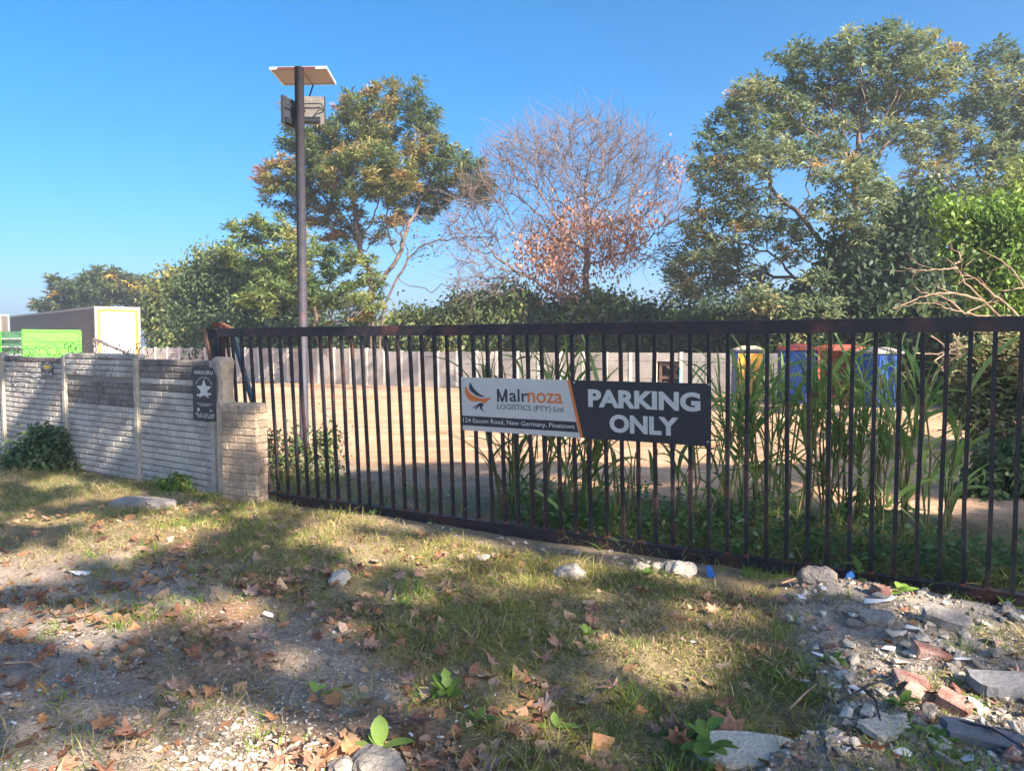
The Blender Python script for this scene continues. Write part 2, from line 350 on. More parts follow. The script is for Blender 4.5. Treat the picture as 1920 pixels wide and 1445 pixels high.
# end stile at the left with its slab bars and rusty cap
u0 = ul[-1]
b = MB(); gbox(b, u0 - 0.20, u0 - 0.035, 0.9, TOP - 0.01, -0.04, 0.03); b.build('end_stile', M['timber_dark'], gate)
b = MB(); b.quadbox([GA + GU * (u0 - 0.12 + a) + GW * c + GV * z for z, o in ((TOP, 0), (TOP + 0.07, 0)) for a, c in ((0, -.03), (0.28 if z == TOP else 0.10, -.03), (0.28 if z == TOP else 0.10, .03), (0, .03))])
b.build('stop_plate', M['rust'], gate)
# leaning bars jammed in the gate end
def plank(name, p0, p1, wd, th, m, label, cat='bar'):
    p0 = np.array(p0, float); p1 = np.array(p1, float); d = nrm(p1 - p0); L = np.linalg.norm(p1 - p0)
    sx = nrm(np.cross(d, GW)); sy = np.cross(d, sx)
    o = empty(name, p0, label, cat); b = MB(); b.box(p0, sx, sy, d, -wd / 2, wd / 2, -th / 2, th / 2, 0, L); b.build('shaft', m, o); return o
def gpt(px, py, off=0.0):
    u, v = guv(px, py); return GA + GU * u + GV * v + GW * off
plank('steel_bar', gpt(466, 775, -.10), gpt(424, 618, -.07), 0.055, 0.03, M['timber_blue'], 'blue-grey steel bar leaning diagonally inside the gate end', 'steel bar')
plank('timber_batten', gpt(404, 690, .04), gpt(388, 612, .05), 0.045, 0.02, M['timber'], 'grey weathered batten standing against the dark gate end', 'batten')
plank('timber_batten', gpt(425, 700, -.06), gpt(419, 632, -.05), 0.035, 0.02, M['timber'], 'short brown batten behind the broken post top', 'batten')

# ------------------------------------------------------------------ text and flat print
def text_mesh(body, w, h, bold=0.0, name='lettering'):
    cu = bpy.data.curves.new('txt', 'FONT'); cu.body = body; cu.size = 1.0; cu.offset = bold; cu.resolution_u = 4
    to = bpy.data.objects.new('txt', cu); COL.objects.link(to)
    me = bpy.data.meshes.new_from_object(to.evaluated_get(bpy.context.evaluated_depsgraph_get()))
    bpy.data.objects.remove(to); bpy.data.curves.remove(cu)
    co = np.zeros(len(me.vertices) * 3, np.float32); me.vertices.foreach_get('co', co); co = co.reshape(-1, 3)
    mn = co.min(0); mx = co.max(0)
    co[:, 0] = (co[:, 0] - mn[0]) / (mx[0] - mn[0]) * w; co[:, 1] = (co[:, 1] - mn[1]) / (mx[1] - mn[1]) * h
    me.vertices.foreach_set('co', co.ravel()); me.name = name; return me
def put_text(body, o, ux, uy, uz, x, y, w, h, m, parent, bold=0.0, off=0.0, arc=None):
    me = text_mesh(body, w, h, bold)
    co = np.zeros(len(me.vertices) * 3, np.float32); me.vertices.foreach_get('co', co); co = co.reshape(-1, 3).astype(float)
    if arc is not None:
        t = (co[:, 0] / w - 0.5) * arc[1]; r = arc[0] + co[:, 1]
        px_ = np.sin(t) * r; py_ = np.cos(t) * r - arc[0]; co[:, 0] = px_ + w / 2; co[:, 1] = py_
    P = np.array(o)[None] + np.outer(co[:, 0] + x, ux) + np.outer(co[:, 1] + y, uy) + np.outer(np.full(len(co), off), uz)
    me.vertices.foreach_set('co', P.astype(np.float32).ravel()); me.materials.clear(); me.materials.append(m); me.update()
    return link('lettering', me, parent)

# ------------------------------------------------------------------ parking sign on the gate
SO = GA + GW * 0.018
def suv(px, py): return guv(px, py)
sg = empty('parking_sign', gpt(867, 806), 'wide silver and black parking only sign bolted to the gate bars', 'sign')
uL, vT = suv(867, 709); uR, _ = suv(1334.5, 717); vB = suv(868, 804)[1] - 0.005; vT = (vT + suv(1333, 717)[1]) / 2 + .003
d0 = suv(1068, 711)[0]; d1 = suv(1093, 818)[0]; um = (d0 + d1) / 2
def spoly(pts, name, m, h0, h1):
    b = MB(); b.prism(pts, SO, GU, GV, GW, h0, h1); return b.build(name, m, sg)
spoly([(uL, vB), (d1, vB), (d0, vT), (uL, vT)], 'silver_panel', M['sign_silver'], 0, 0.004)
spoly([(d1 + .0005, vB), (uR, vB), (uR, vT), (d0 + .0005, vT)], 'black_panel', M['sign_black'], 0, 0.004)
spoly([(d1 - .012, vB), (d1 + .014, vB), (d0 + .014, vT), (d0 - .012, vT)], 'orange_stripe', M['sign_orange'], 0.0045, 0.006)
H_ = vT - vB
fb0 = vB + H_ * 0.095; fb1 = vB + H_ * 0.275
spoly([(uL, fb0), (d1 - .018 - (d1 - d0) * 0.095, fb0), (d1 - .018 - (d1 - d0) * 0.275, fb1), (uL, fb1)], 'address_band', M['sign_black'], 0.0045, 0.0055)
def ppoly(pts, name, m):
    # (zoomed photo px of the logo) -> sign plane
    q = [suv(860 + x * 230 / 1920, 700 + y * 230 / 1920) for x, y in pts]
    b = MB(); b.prism(q[::-1], SO, GU, GV, GW, 0.0045, 0.006); me = b.mesh(name, m)
    bm = bmesh.new(); bm.from_mesh(me); bmesh.ops.triangulate(bm, faces=bm.faces[:]); bm.to_mesh(me); bm.free()
    return link(name, me, sg)
ppoly([(125, 185), (165, 255), (210, 310), (270, 350), (330, 375), (400, 390), (450, 383), (480, 372), (510, 375), (540, 397), (505, 400), (470, 425), (440, 468), (400, 448), (340, 432), (280, 435), (215, 425), (195, 415), (150, 370), (118, 290)], 'wing_logo', M['sign_orange'])
ppoly([(203, 130), (240, 200), (290, 265), (350, 315), (435, 362), (380, 362), (300, 340), (230, 290), (185, 240), (187, 190)], 'upper_wing', M['sign_navy'])
ppoly([(300, 490), (340, 460), (385, 452), (418, 480), (385, 530), (400, 565), (455, 605), (425, 590), (385, 575), (355, 540), (350, 500), (285, 565), (280, 545), (318, 495), (265, 530), (232, 530)], 'tail_logo', M['sign_navy'])
def zbox(x0, y0, x1, y1):
    a = suv(860 + x0 * 230 / 1920, 700 + (y0 + y1) / 2 * 230 / 1920); c = suv(860 + x1 * 230 / 1920, 700 + (y0 + y1) / 2 * 230 / 1920)
    t = suv(860 + (x0 + x1) / 2 * 230 / 1920, 700 + y0 * 230 / 1920); d = suv(860 + (x0 + x1) / 2 * 230 / 1920, 700 + y1 * 230 / 1920)
    return a[0], d[1], c[0] - a[0], t[1] - d[1]
def stext(body, box, m, bold, off=0.0062): x, y, w_, h_ = box; put_text(body, SO, GU, GV, GW, x, y, w_, h_, m, sg, bold, off)
mx0, my0, mw, mh = zbox(622, 238, 782, 438)
b = MB(); e_ = mw * .2
for q in ([(0, 0), (e_, 0), (e_, mh), (0, mh)], [(mw - e_, 0), (mw, 0), (mw, mh), (mw - e_, mh)], [(e_ * .0, mh), (mw / 2 - e_ * .42, 0), (mw / 2 + e_ * .42, 0), (e_ * 1.0, mh)], [(mw - e_, mh), (mw / 2 - e_ * .42, 0), (mw / 2 + e_ * .42, 0), (mw, mh)]):
    b.prism([(mx0 + x, my0 + y) for x, y in q], SO, GU, GV, GW, .0045 + .0002 * len(b.f) / 6, .0061 + .0001 * len(b.f) / 6)
tag(b.build('letter', M['sign_navy'], sg), kind='stuff')
stext('alr', zbox(815, 238, 1105, 440), M['sign_navy'], 0.012)
stext('noza', zbox(1100, 300, 1645, 460), M['sign_orange'], 0.012)
stext('LOGISTICS (PTY) Ltd', zbox(625, 492, 1655, 600), M['sign_navy'], 0.0)
x_, y_, w_, h_ = zbox(95, 715, 1830, 850); hb = (fb1 - fb0)
put_text('124 Escom Road, New Germany, Pinetown', SO, GU, GV, GW, x_, fb0 + hb * .17, w_, hb * .62, M['sign_silver'], sg, 0.012, 0.0062)
def sbox(x0, y0, x1, y1):
    a = suv(x0, (y0 + y1) / 2); c = suv(x1, (y0 + y1) / 2); return a[0], c[0] - a[0]
a, wd = sbox(1105, 728, 1315, 767); put_text('PARKING', SO, GU, GV, GW, a, vB + H_ * .545, wd, H_ * .31, M['sign_silver'], sg, 0.045, 0.0062)
a, wd = sbox(1145, 774, 1274, 815); put_text('ONLY', SO, GU, GV, GW, a, vB + H_ * .13, wd, H_ * .31, M['sign_silver'], sg, 0.045, 0.0062)
for (px, py) in ((871, 713), (1079, 716), (1331, 720), (871, 799), (1078.5, 811), (1329, 827)):
    u, v = suv(px, py); b = MB(); b.tube([SO + GU * u + GV * v + GW * .004, SO + GU * u + GV * v + GW * .010], .009, 8); b.build('bolt', M['steel'], sg)

# ------------------------------------------------------------------ front precast wall
WA = gp(10, 850); WB = gp(410, 925); WU = nrm(WB - WA); WN = np.array([WU[1], -WU[0], 0.0])
if WN[1] > 0: WN = -WN     # towards the camera
def wu(px):
    r = ray(px, 700); t = np.dot(WA - CAMP, WN) / np.dot(r, WN); return float(np.dot(CAMP + r * t - WA, WU))
ZV = np.array([0, 0, 1.0])
wall = empty('brick_pattern_wall', WA, 'low whitewashed precast wall with brick relief left of the gate', 'wall')
posts = [wu(8), wu(124), wu(259), wu(404)]
posts = [posts[0] - 3.7, posts[0] - 1.85] + posts
bricks = []
def brick_mesh(name, L, h, d, mtl, seed, ch=0.008):
    r = np.random.default_rng(seed); v = []; j = lambda s: r.normal(0, s)
    for (ins, dd) in ((0, 0), (0, d - ch), (ch, d)):
        for (x, z) in ((0, 0), (1, 0), (1, 1), (0, 1)):
            xx = (ins if x == 0 else L - ins) + j(.0015); zz = (ins if z == 0 else h - ins) + j(.0012 if ins == 0 else .0025); v.append((xx, -dd + j(.001) * (dd > 0), zz))
    f = []
    for k in (0, 4):
        for i in range(4): jn = (i + 1) % 4; f.append((k + i, k + jn, k + 4 + jn, k + 4 + i))
    f.append((8, 9, 10, 11)); me = bpy.data.meshes.new(name); me.from_pydata(v, [], f); me.materials.append(mtl); me.update(); return me
cache = {}
def bmesh_for(L, h, d, key, n=4):
    k = (round(L, 3), h, d, key, rng.integers(n))
    if k not in cache: cache[k] = brick_mesh('brick', k[0], h, d, M[key], len(cache))
    return cache[k]
def frame_mat(O, ux, uy, uz):
    m = Matrix.Identity(4)
    for i in range(3): m[i][0] = ux[i]; m[i][1] = uy[i]; m[i][2] = uz[i]; m[i][3] = O[i]
    return m
CH = 0.0745
for i in range(len(posts) - 1):
    a, c = posts[i] + 0.055, posts[i + 1] - 0.055; Lb = c - a
    nb = 5 if i != 4 else 6; rows = 20
    z00 = -0.02
    pan = MB(); 
    if i == 3: pan.box(WA, WU, WN, ZV, a, c, -0.035, 0, z00 - .1, 1.24); 
    else: pan.box(WA, WU, WN, ZV, a, c, -0.035, 0, z00 - .1, z00 + rows * CH)
    slab = pan.build('panel', M['mortar'], wall)
    if i == 3:
        p2 = MB(); p2.box(WA, WU, WN, ZV, a, c, -0.032, 0.012, 1.235, 1.235 + 4 * CH); top = p2.build('panel', M['mortar'], wall); tag(top, 'paler top panel set slightly proud over a dark gap')
    bl = Lb / nb
    if i == 0:
        bb = MB()
        for r in range(rows):
            for k in range(nb + (r % 2)):
                x0 = max(a, a + bl * (k - .5 * (r % 2))) + .006; x1 = min(c, a + bl * (k + 1 - .5 * (r % 2))) - .006
                bb.box(WA, WU, WN, ZV, x0, x1, .0005, .022, z00 + r * CH + .006, z00 + (r + 1) * CH - .007)
        tag(bb.build('brick_courses', M['precast'], slab), kind='stuff'); continue
    for r in range(rows):
        if i == 3 and r >= 16: zb = 1.235 + (r - 16) * CH; par = top; wo = 0.012
        elif i == 3 and r == 16: continue
        else: zb = z00 + r * CH; par = slab; wo = 0.0
        if i == 1 and False: continue
        x = a; first = (r % 2 == 1)
        edges = [a + bl * k for k in range(nb + 1)] if not first else [a] + [a + bl * (k + .5) for k in range(nb)] + [c]
        stain = (i == 4 and r >= 15) or (i == 3 and 12 <= r < 16) or (i <= 2 and r >= 17) 
        if i == 4 and r >= 15: stain = rng.random() < (0.95 if r >= 17 else 0.45)
        if i == 3 and 12 <= r < 16: stain = rng.random() < 0.85
        if i <= 2 and r >= 17: stain = rng.random() < 0.8
        for k in range(len(edges) - 1):
            x0, x1 = edges[k] + .006, edges[k + 1] - .006
            me = bmesh_for(x1 - x0, CH - .013, .022, 'precast_stain' if stain else 'precast')
            o = link('brick', me, par, False)
            P = WA + WU * x0 + WN * (wo + .0005) + ZV * (zb + .0055)
            o.matrix_parent_inverse = pworld(par).inverted()
            m = frame_mat(P, WU, -WN, ZV); o.matrix_basis = m
for i, u in enumerate(posts):
    top = [1.5, 1.5, 1.53, 1.50, 1.53, 1.50][i]
    b = MB()
    if i < 5:
        b.box(WA, WU, WN, ZV, u - .054, u + .054, -.06, .028, -.2, top); b.box(WA, WU, WN, ZV, u - .034, u + .034, .0285, .046, -.2, top - .012)
    else:
        b.box(WA, WU, WN, ZV, u - .054, u + .02, -.06, .04, -.2, 1.46)
    b.build('post', M['post'], wall)
# broken plastered stub column next to the wall
def lumpcol(name, cx, cy, pts, m, parent, seed, n=14):
    r = np.random.default_rng(seed); v = []; f = []
    for (z, hx, hy, ox) in pts:
        for k in range(n):
            t = 2 * pi * k / n; ex = np.sign(cos(t)) * abs(cos(t)) ** .45; ey = np.sign(sin(t)) * abs(sin(t)) ** .45
            p = np.array([cx, cy, 0]) + WU * (hx * ex * (1 + r.normal(0, .05)) + ox) + WN * (hy * ey * (1 + r.normal(0, .05))) + ZV * (z + r.normal(0, .006)); v.append(tuple(p))
    for i in range(len(pts) - 1):
        for k in range(n): k2 = (k + 1) % n; f.append((i * n + k, i * n + k2, (i + 1) * n + k2, (i + 1) * n + k))
    f.append(tuple((len(pts) - 1) * n + k for k in range(n)))
    me = bpy.data.meshes.new(name); me.from_pydata(v, [], f); me.materials.append(m); me.update(); return link(name, me, parent)
pc = at(423, 700, 8.30)
col = empty('broken_gate_column', (pc[0], pc[1], 0), 'crumbling plastered stub column between the wall and the brick pillar', 'column')
lumpcol('plaster_shaft', pc[0], pc[1], [(-.1, .07, .09, 0), (.5, .07, .09, 0), (1.0, .072, .09, 0), (1.08, .05, .075, .0), (1.2, .05, .07, .0), (1.32, .052, .075, 0), (1.40, .062, .08, 0), (1.46, .065, .085, 0), (1.505, .05, .07, .0)], M['plaster'], col, 4)
lumpcol('mortar_lump', pc[0] - .075, pc[1] + .03, [(1.30, .02, .03, 0), (1.40, .05, .06, 0), (1.47, .06, .07, 0), (1.505, .035, .05, 0)], M['mortar'], col, 6)
# brick pillar
PLc = gp(417, 938); PRc = gp(483, 944)
PU = nrm(PRc - PLc); PN = np.array([PU[1], -PU[0], 0]); PN = PN if PN[1] < 0 else -PN
PW = float(np.linalg.norm(PRc - PLc)); PD = 0.19; RH = 0.079
pil = empty('brick_pillar', PLc, 'short square brick pillar at the left end of the gate', 'pillar')
b = MB(); b.box(PLc, PU, PN, ZV, .012, PW - .012, -PD + .012, -.012, -.1, 1.02); b.build('mortar_core', M['plaster'], pil)
for r in range(13):
    z = -0.015 + r * RH
    cuts = [0, .45, 1] if r % 2 == 0 else [0, .2, .68, 1]
    if r == 12: cuts = [0, .5, 1]
    for (O, ux, un, Lw, cu) in ((PLc, PU, PN, PW, cuts), (PLc - PN * PD, PN, -PU, PD, cuts[::-1] and [0, .5, 1] if r % 2 else [0, .3, 1]), (PRc, -PN, PU, PD, [0, .55, 1] if r % 2 else [0, .25, 1])):
        for k in range(len(cu) - 1):
            x0 = cu[k] * Lw + .004; x1 = cu[k + 1] * Lw - .004
            if un is not PN: x0 += .012 * (k == 0); x1 -= .012 * (k == len(cu) - 2)
            me = bmesh_for(x1 - x0 + .003, RH - .006, .022, 'brick_pale')
            o = link('brick', me, pil, False); o.matrix_parent_inverse = pworld(pil).inverted()
            P = O + ux * x0 + un * (-.019 + rng.normal(0, .0035)) + ZV * (z + .004); o.matrix_basis = frame_mat(P, ux, -un, ZV)
b = MB(); b.box(PLc, PU, PN, ZV, 0.01, PW - 0.02, -PD + .02, -.008, 1.02, 1.034); b.build('mortar_cap', M['plaster'], pil)

# ------------------------------------------------------------------ signs on the front wall
def wuv(px, py, off=0.0):
    O = WA + WN * off; r = ray(px, py); t = np.dot(O - CAMP, WN) / np.dot(r, WN); P = CAMP + r * t
    return float(np.dot(P - WA, WU)), float(P[2])
O1 = WA + WN * .05
u0, v1 = wuv(361, 688, .05); u1, _ = wuv(404, 690, .05); v0 = wuv(361, 786, .05)[1]
s1 = empty('security_sign', O1 + WU * u0 + ZV * v0, 'tall narrow black security company sign with a silver star badge', 'sign')
b = MB(); b.box(O1, WU, WN, ZV, u0, u1, 0, .004, v0, v1); b.build('board', M['sign_black'], s1)
W1 = u1 - u0; H1 = v1 - v0
def t1(body, x, y, w_, h_, bold=.02, m='sign_silver', arc=None): put_text(body, O1, WU, ZV, WN, u0 + x * W1, v0 + y * H1, w_ * W1, h_ * H1, M[m], s1, bold, .0055, arc)
t1('NAKURU', .10, .87, .80, .07, .02)
t1('SECURITY SERVICES', .12, .80, .76, .028, .02, 'sign_silver', (W1 * .42, 1.9))
def star(cx, cy, R, r, n=5):
    return [(cx + (R if k % 2 == 0 else r) * sin(pi * k / n), cy + (R if k % 2 == 0 else r) * cos(pi * k / n)) for k in range(2 * n)][::-1]
b = MB(); b.prism([(u0 + W1 * .5 + x * W1 * .34, v0 + H1 * .585 + y * H1 * .20) for x, y in star(0, 0, 1, .45)], O1, WU, ZV, WN, .0042, .006); b.build('star_badge', M['sign_silver'], s1)
b = MB(); b.prism([(u0 + W1 * (.5 + .15 * cos(t)), v0 + H1 * .59 + H1 * .07 * sin(t)) for t in np.linspace(0, 2 * pi, 20)[:-1]], O1, WU, ZV, WN, .0062, .008); b.build('badge_disc', M['white'], s1)
b = MB(); b.prism([(u0 + W1 * .2, v0 + H1 * .45), (u0 + W1 * .2, v0 + H1 * .49), (u0 + W1 * .82, v0 + H1 * .53), (u0 + W1 * .82, v0 + H1 * .49)][::-1], O1, WU, ZV, WN, .0082, .0095); b.build('badge_ribbon', M['sign_silver'], s1)
for k, y in enumerate((.315, .295, .275)):
    b = MB(); b.box(O1, WU, WN, ZV, u0 + W1 * (.15 + .08 * k), u0 + W1 * (.85 - .08 * k), .0042, .005, v0 + H1 * y, v0 + H1 * (y + .007)); b.build('print_line', M['sign_silver'], s1)
b = MB(); b.prism([(u0 + W1 * .72, v0 + H1 * .17), (u0 + W1 * .86, v0 + H1 * .195), (u0 + W1 * .72, v0 + H1 * .225), (u0 + W1 * .77, v0 + H1 * .197)], O1, WU, ZV, WN, .0042, .0055); b.build('arrow_mark', M['sign_silver'], s1)
b = MB(); b.prism([(u0 + W1 * .18, v0 + H1 * .17), (u0 + W1 * .27, v0 + H1 * .17), (u0 + W1 * .30, v0 + H1 * .225), (u0 + W1 * .2, v0 + H1 * .232)], O1, WU, ZV, WN, .0042, .0055); b.build('crest_mark', M['sign_silver'], s1)
t1('Tel: 011 701 1506', .1, .095, .84, .042, .03)
t1('076 072 6254', .2, .05, .7, .042, .03)
O1 = WA + WN * .03
u0, v1 = wuv(78, 677, .03); u1, _ = wuv(99, 677, .03); v0 = wuv(78, 705, .03)[1]; W1 = u1 - u0; H1 = v1 - v0
s1 = empty('small_wall_sign', O1 + WU * u0 + ZV * v0, 'small square black plate with a gold diamond on the left wall bay', 'sign')
b = MB(); b.box(O1, WU, WN, ZV, u0, u1, 0, .004, v0, v1); b.build('board', M['sign_black'], s1)
cu_, cv_ = u0 + W1 * .5, v0 + H1 * .62
b = MB(); b.prism([(cu_ - W1 * .46, cv_), (cu_, cv_ - H1 * .33), (cu_ + W1 * .46, cv_), (cu_, cv_ + H1 * .33)], O1, WU, ZV, WN, .0042, .005); b.build('diamond_border', M['sign_silver'], s1)
b = MB(); b.prism([(cu_ - W1 * .41, cv_), (cu_, cv_ - H1 * .29), (cu_ + W1 * .41, cv_), (cu_, cv_ + H1 * .29)], O1, WU, ZV, WN, .0052, .006); b.build('diamond', M['sign_black'], s1)
b = MB(); b.prism([(cu_ + W1 * .28 * cos(t), cv_ + H1 * .15 * sin(t)) for t in np.linspace(0, 2 * pi, 14)[:-1]], O1, WU, ZV, WN, .0062, .007); b.build('gold_emblem', M['sign_gold'], s1)
t1('076 112 2001', .03, .07, .94, .16, .03)

# ------------------------------------------------------------------ razor wire
def wirething(name, label, polylines, r, m, group=None):
    o = empty(name, polylines[0][0], label, 'razor wire', group)
    for pl in polylines:
        b = MB(); b.tube(pl, r, 4); 
        # barbs
        for k in range(2, len(pl) - 1, 3):
            p = np.array(pl[k]); d = nrm(np.array(pl[k + 1]) - p); q = nrm(np.cross(d, [.3, .2, 1.]))
            b.quadbox([p + d * a + q * c + np.array([0, 0, e]) for e in (-.001, .001) for a, c in ((-.02, 0), (0, .012), (.02, 0), (0, -.012))])
        b.build('wire_strand', m, o)
    return o
rw = np.random.default_rng(8)
pls = []
ua, ub = posts[1], posts[4] + .15
for q in range(2):
    pl = []; nt_ = 620; ph = q * 2.1
    for k in range(nt_):
        t = k / nt_; u = ua + (ub - ua) * t; a = t * 2 * pi * 17 + ph; R = .17 + .04 * sin(t * 23 + q)
        pl.append(WA + WU * (u + .10 * sin(a * .5)) + WN * (R * sin(a) + .02) + ZV * (1.55 + .05 * sin(t * 9 + q) + R * .62 * cos(a)))
    pls.append(pl)
wirething('razor_wire_coil', 'tangled razor wire coil lying along the top of the wall', pls, .0028, M['wire_dark'])
def wpl(pts, off=.06, n=6):
    P = [WA + WU * wuv(x, y, off)[0] + WN * off + ZV * wuv(x, y, off)[1] for x, y in pts]; o = []
    for i in range(len(P) - 1):
        for k in range(n): o.append(P[i] * (1 - k / n) + P[i + 1] * k / n + rw.normal(0, .003, 3))
    o.append(P[-1]); return o
z1 = lambda L: [(x / 3.43, 540 + y / 3.43) for x, y in L]
wirething('razor_wire_strand', 'loose razor wire strands hanging down the middle wall bay', [
    wpl(z1([(620, 400), (600, 520), (610, 610), (665, 585), (630, 660), (620, 760), (630, 870)])), wpl(z1([(640, 580), (650, 700), (650, 900), (665, 1040), (700, 1140)])),
    wpl(z1([(690, 590), (760, 612), (850, 600)])), wpl(z1([(740, 705), (800, 712), (850, 735), (865, 750)])),
    wpl(z1([(800, 940), (840, 915), (885, 890), (920, 940), (935, 1000)])), wpl(z1([(600, 480), (640, 540), (700, 590), (740, 480)]))], .0035, M['wire'])
wirething('sagging_wire', 'straight fence wires sagging across the far left wall bay', [
    wpl([(0, 626), (60, 655), (95, 672)], .12), wpl([(0, 640), (70, 668), (130, 700)], .12), wpl([(0, 655), (40, 690), (80, 720)], .12), wpl([(20, 622), (110, 648), (180, 672), (240, 668)], .12), wpl([(0, 664), (60, 676), (130, 690), (200, 708)], .12)], .003, M['wire'])
M_PLACE = 1
# ------------------------------------------------------------------ light pole
PB = gp(571, 850); PB[2] = 0
Pt = at(556, 127, PB[1])
pole = empty('solar_light_pole', PB, 'tall dark steel pole carrying a small solar panel behind the gate', 'lamp post')
b = MB(); b.tube([(PB[0], PB[1], -.2), (PB[0] + .002, PB[1], 2.5), (PB[0], PB[1], Pt[2])], .068, 20); b.build('shaft', M['pole'], pole, True)
n0 = at(505, 129, PB[1] + .08); n1 = at(613, 127, PB[1] + .08); zf = n0[2]
f0 = at(532, 160, PB[1] + 1.12); f1 = at(630, 157.5, PB[1] + 1.12)
ex = nrm(n1 - n0); ey = nrm((f0 + f1) / 2 - (n0 + n1) / 2); ez = np.cross(ex, ey); Lx = np.linalg.norm(n1 - n0); Ly = np.linalg.norm((f0 + f1 - n0 - n1) / 2)
b = MB()
b.box(n0, ex, ey, ez, .0, Lx, 0.0, .02, -.012, .022); b.box(n0, ex, ey, ez, 0, Lx, Ly - .02, Ly, -.012, .022)
b.box(n0, ex, ey, ez, 0, .02, .02, Ly - .02, -.012, .022); b.box(n0, ex, ey, ez, Lx - .02, Lx, .02, Ly - .02, -.012, .022)
fr = b.build('panel_frame', M['alu'], pole)
b = MB(); b.box(n0, ex, ey, ez, .02, Lx - .02, .02, Ly - .02, .012, .018); b.build('solar_panel', [M['panel_back']], pole)
b = MB(); b.box(n0, ex, ey, ez, .02, Lx - .02, .02, Ly - .02, .0185, .0215); b.build('solar_cells', [M['sign_navy']], pole)
b = MB(); b.box(n0, ex, ey, ez, .12, Lx - .17, -.018, -.002, -.022, .014); b.build('bracket', M['purple'], pole)
b = MB(); b.box(n0, ex, ey, ez, Lx * .52, Lx * .52 + .02, .02, Ly - .03, -.012, .006); b.build('cable_channel', M['frame_grey'], pole)
b = MB(); b.tube([np.array([PB[0] + .06, PB[1] + .05, Pt[2] - .62]), at(587, 160, PB[1] + .9)], .013, 6); b.build('brace', M['lamp_dark'], pole)
# floodlights: each with housing, bracket arm
def flood(px0, px1, py0, py1, dY, rot, label):
    Yd = PB[1] + dY; c = at((px0 + px1) / 2, (py0 + py1) / 2, Yd); wd = (px1 - px0) / F * Yd; hd = (py1 - py0) / F * Yd
    o = empty('solar_floodlight', c, label, 'floodlight', None)
    ux = np.array([cos(rot), sin(rot), 0]); uy = np.array([-sin(rot), cos(rot), 0])
    k = wd if rot == 0 or abs(rot) < .5 else hd * .85
    b = MB(); b.box(c, ux, uy, ZV, -k / 2, k / 2, 0, .035, -hd / 2, hd / 2)
    b.build('housing', M['lamp_grey'] if abs(rot) < .5 else M['lamp_dark'], o)
    b = MB()
    for s in (-1, 1): b.box(c, ux, uy, ZV, s * (k / 2 + .004) - .004, s * (k / 2 + .004) + .004, -.008, .037, -hd / 2 - .004, hd / 2 + .004)
    b.build('edge_frame', M['lamp_dark'], o)
    b = MB(); b.box(c, ux, uy, ZV, -k * .45, k * .38, .037, .05, -hd * .45, hd * .45); b.build('lens', M['white'], o)
    for q in (-.42, -.37, -.32, -.27):
        b = MB(); b.box(c, ux, uy, ZV, -k * .42, k * .30, -.035, -.001, hd * q - .006, hd * q + .006); b.build('heat_fin', M['lamp_dark'], o)
    b = MB(); b.tube([c + ux * (-k * .5) - uy * .05 + ZV * hd * .18, c + ux * (k * .15) - uy * .06 + ZV * hd * .2, c + ux * (k * .36) - uy * .05 + ZV * hd * .2, c + ux * (k * .5) - uy * .01 + ZV * hd * .02], .010, 5)
    b.tube([c + ux * (k * .5) - uy * .02 + ZV * 0.0, c + ux * (k * .3) - uy * .07, c - ux * (k * .02) - uy * .05 - ZV * hd * .26], .009, 5)
    b.build('bracket_arm', M['lamp_dark'], o)
    return o
flood(569, 608, 182, 232, .10, 0.08, 'square grey floodlight on the right of the pole under the solar panel')
flood(538, 550, 186, 236, .05, radians(72), 'dark floodlight seen edge-on at the left of the pole')

# ------------------------------------------------------------------ back wall of the yard
BA = np.array([-11.33, 34.19, 0]); ang = radians(28.3); BU = np.array([cos(ang), -sin(ang), 0]); BN = np.array([-sin(ang), -cos(ang), 0])
def bu(px):
    r = ray(px, 690); t = np.dot(BA - CAMP, BN) / np.dot(r, BN); return float(np.dot(CAMP + r * t - BA, BU))
bw = empty('yard_back_wall', BA, 'long pale precast concrete wall across the back of the sandy yard', 'wall')
s = bu(270); e = bu(1780); step_u = bu(692); gap0, gap1 = bu(1238), bu(1277)
pu = [s]
while pu[-1] < e: pu.append(pu[-1] + .86)
pm = {}
for i in range(len(pu) - 1):
    a, c = pu[i] + .05, pu[i + 1] - .05; top = 1.47 if pu[i] < step_u else 1.36
    hh = (top + .05) / 5; isgap = (a < (gap0 + gap1) / 2 < c) or abs((a + c) / 2 - (gap0 + gap1) / 2) < .4
    key = (round(top, 2),)
    if key not in pm:
        b = MB(); Lp = .76
        b.box((0, 0, 0), (1, 0, 0), (0, -1, 0), (0, 0, 1), 0, Lp, -.03, 0, .003, hh - .003)
        for q in range(4):
            b.box((0, 0, 0), (1, 0, 0), (0, -1, 0), (0, 0, 1), 0.012, Lp - .012, .0005, .010, hh * q / 4 + .008, hh * (q + 1) / 4 - .008)
        pm[key] = b.mesh('panel', M['backwall'])
    for k in range(5):
        if isgap and k < 4: continue
        o = link('panel', pm[key], bw, False); o.matrix_parent_inverse = pworld(bw).inverted()
        o.matrix_basis = frame_mat(BA + BU * a + ZV * (-.05 + hh * k + rng.normal(0, .004)) + BN * rng.normal(0, .004), BU, -BN, ZV)
b0 = MB(); b0.box((0, 0, 0), (1, 0, 0), (0, -1, 0), (0, 0, 1), -.048, .048, -.05, .03, -.2, 1.0); pmesh = b0.mesh('post', M['backpost'])
for u in pu:
    o = link('post', pmesh, bw, False); o.matrix_parent_inverse = pworld(bw).inverted(); h_ = (1.5 if u < step_u else 1.39) + rng.normal(0, .012)
    o.matrix_basis = frame_mat(BA + BU * u, BU, -BN, ZV) @ Matrix.Diagonal((1, 1, h_, 1))
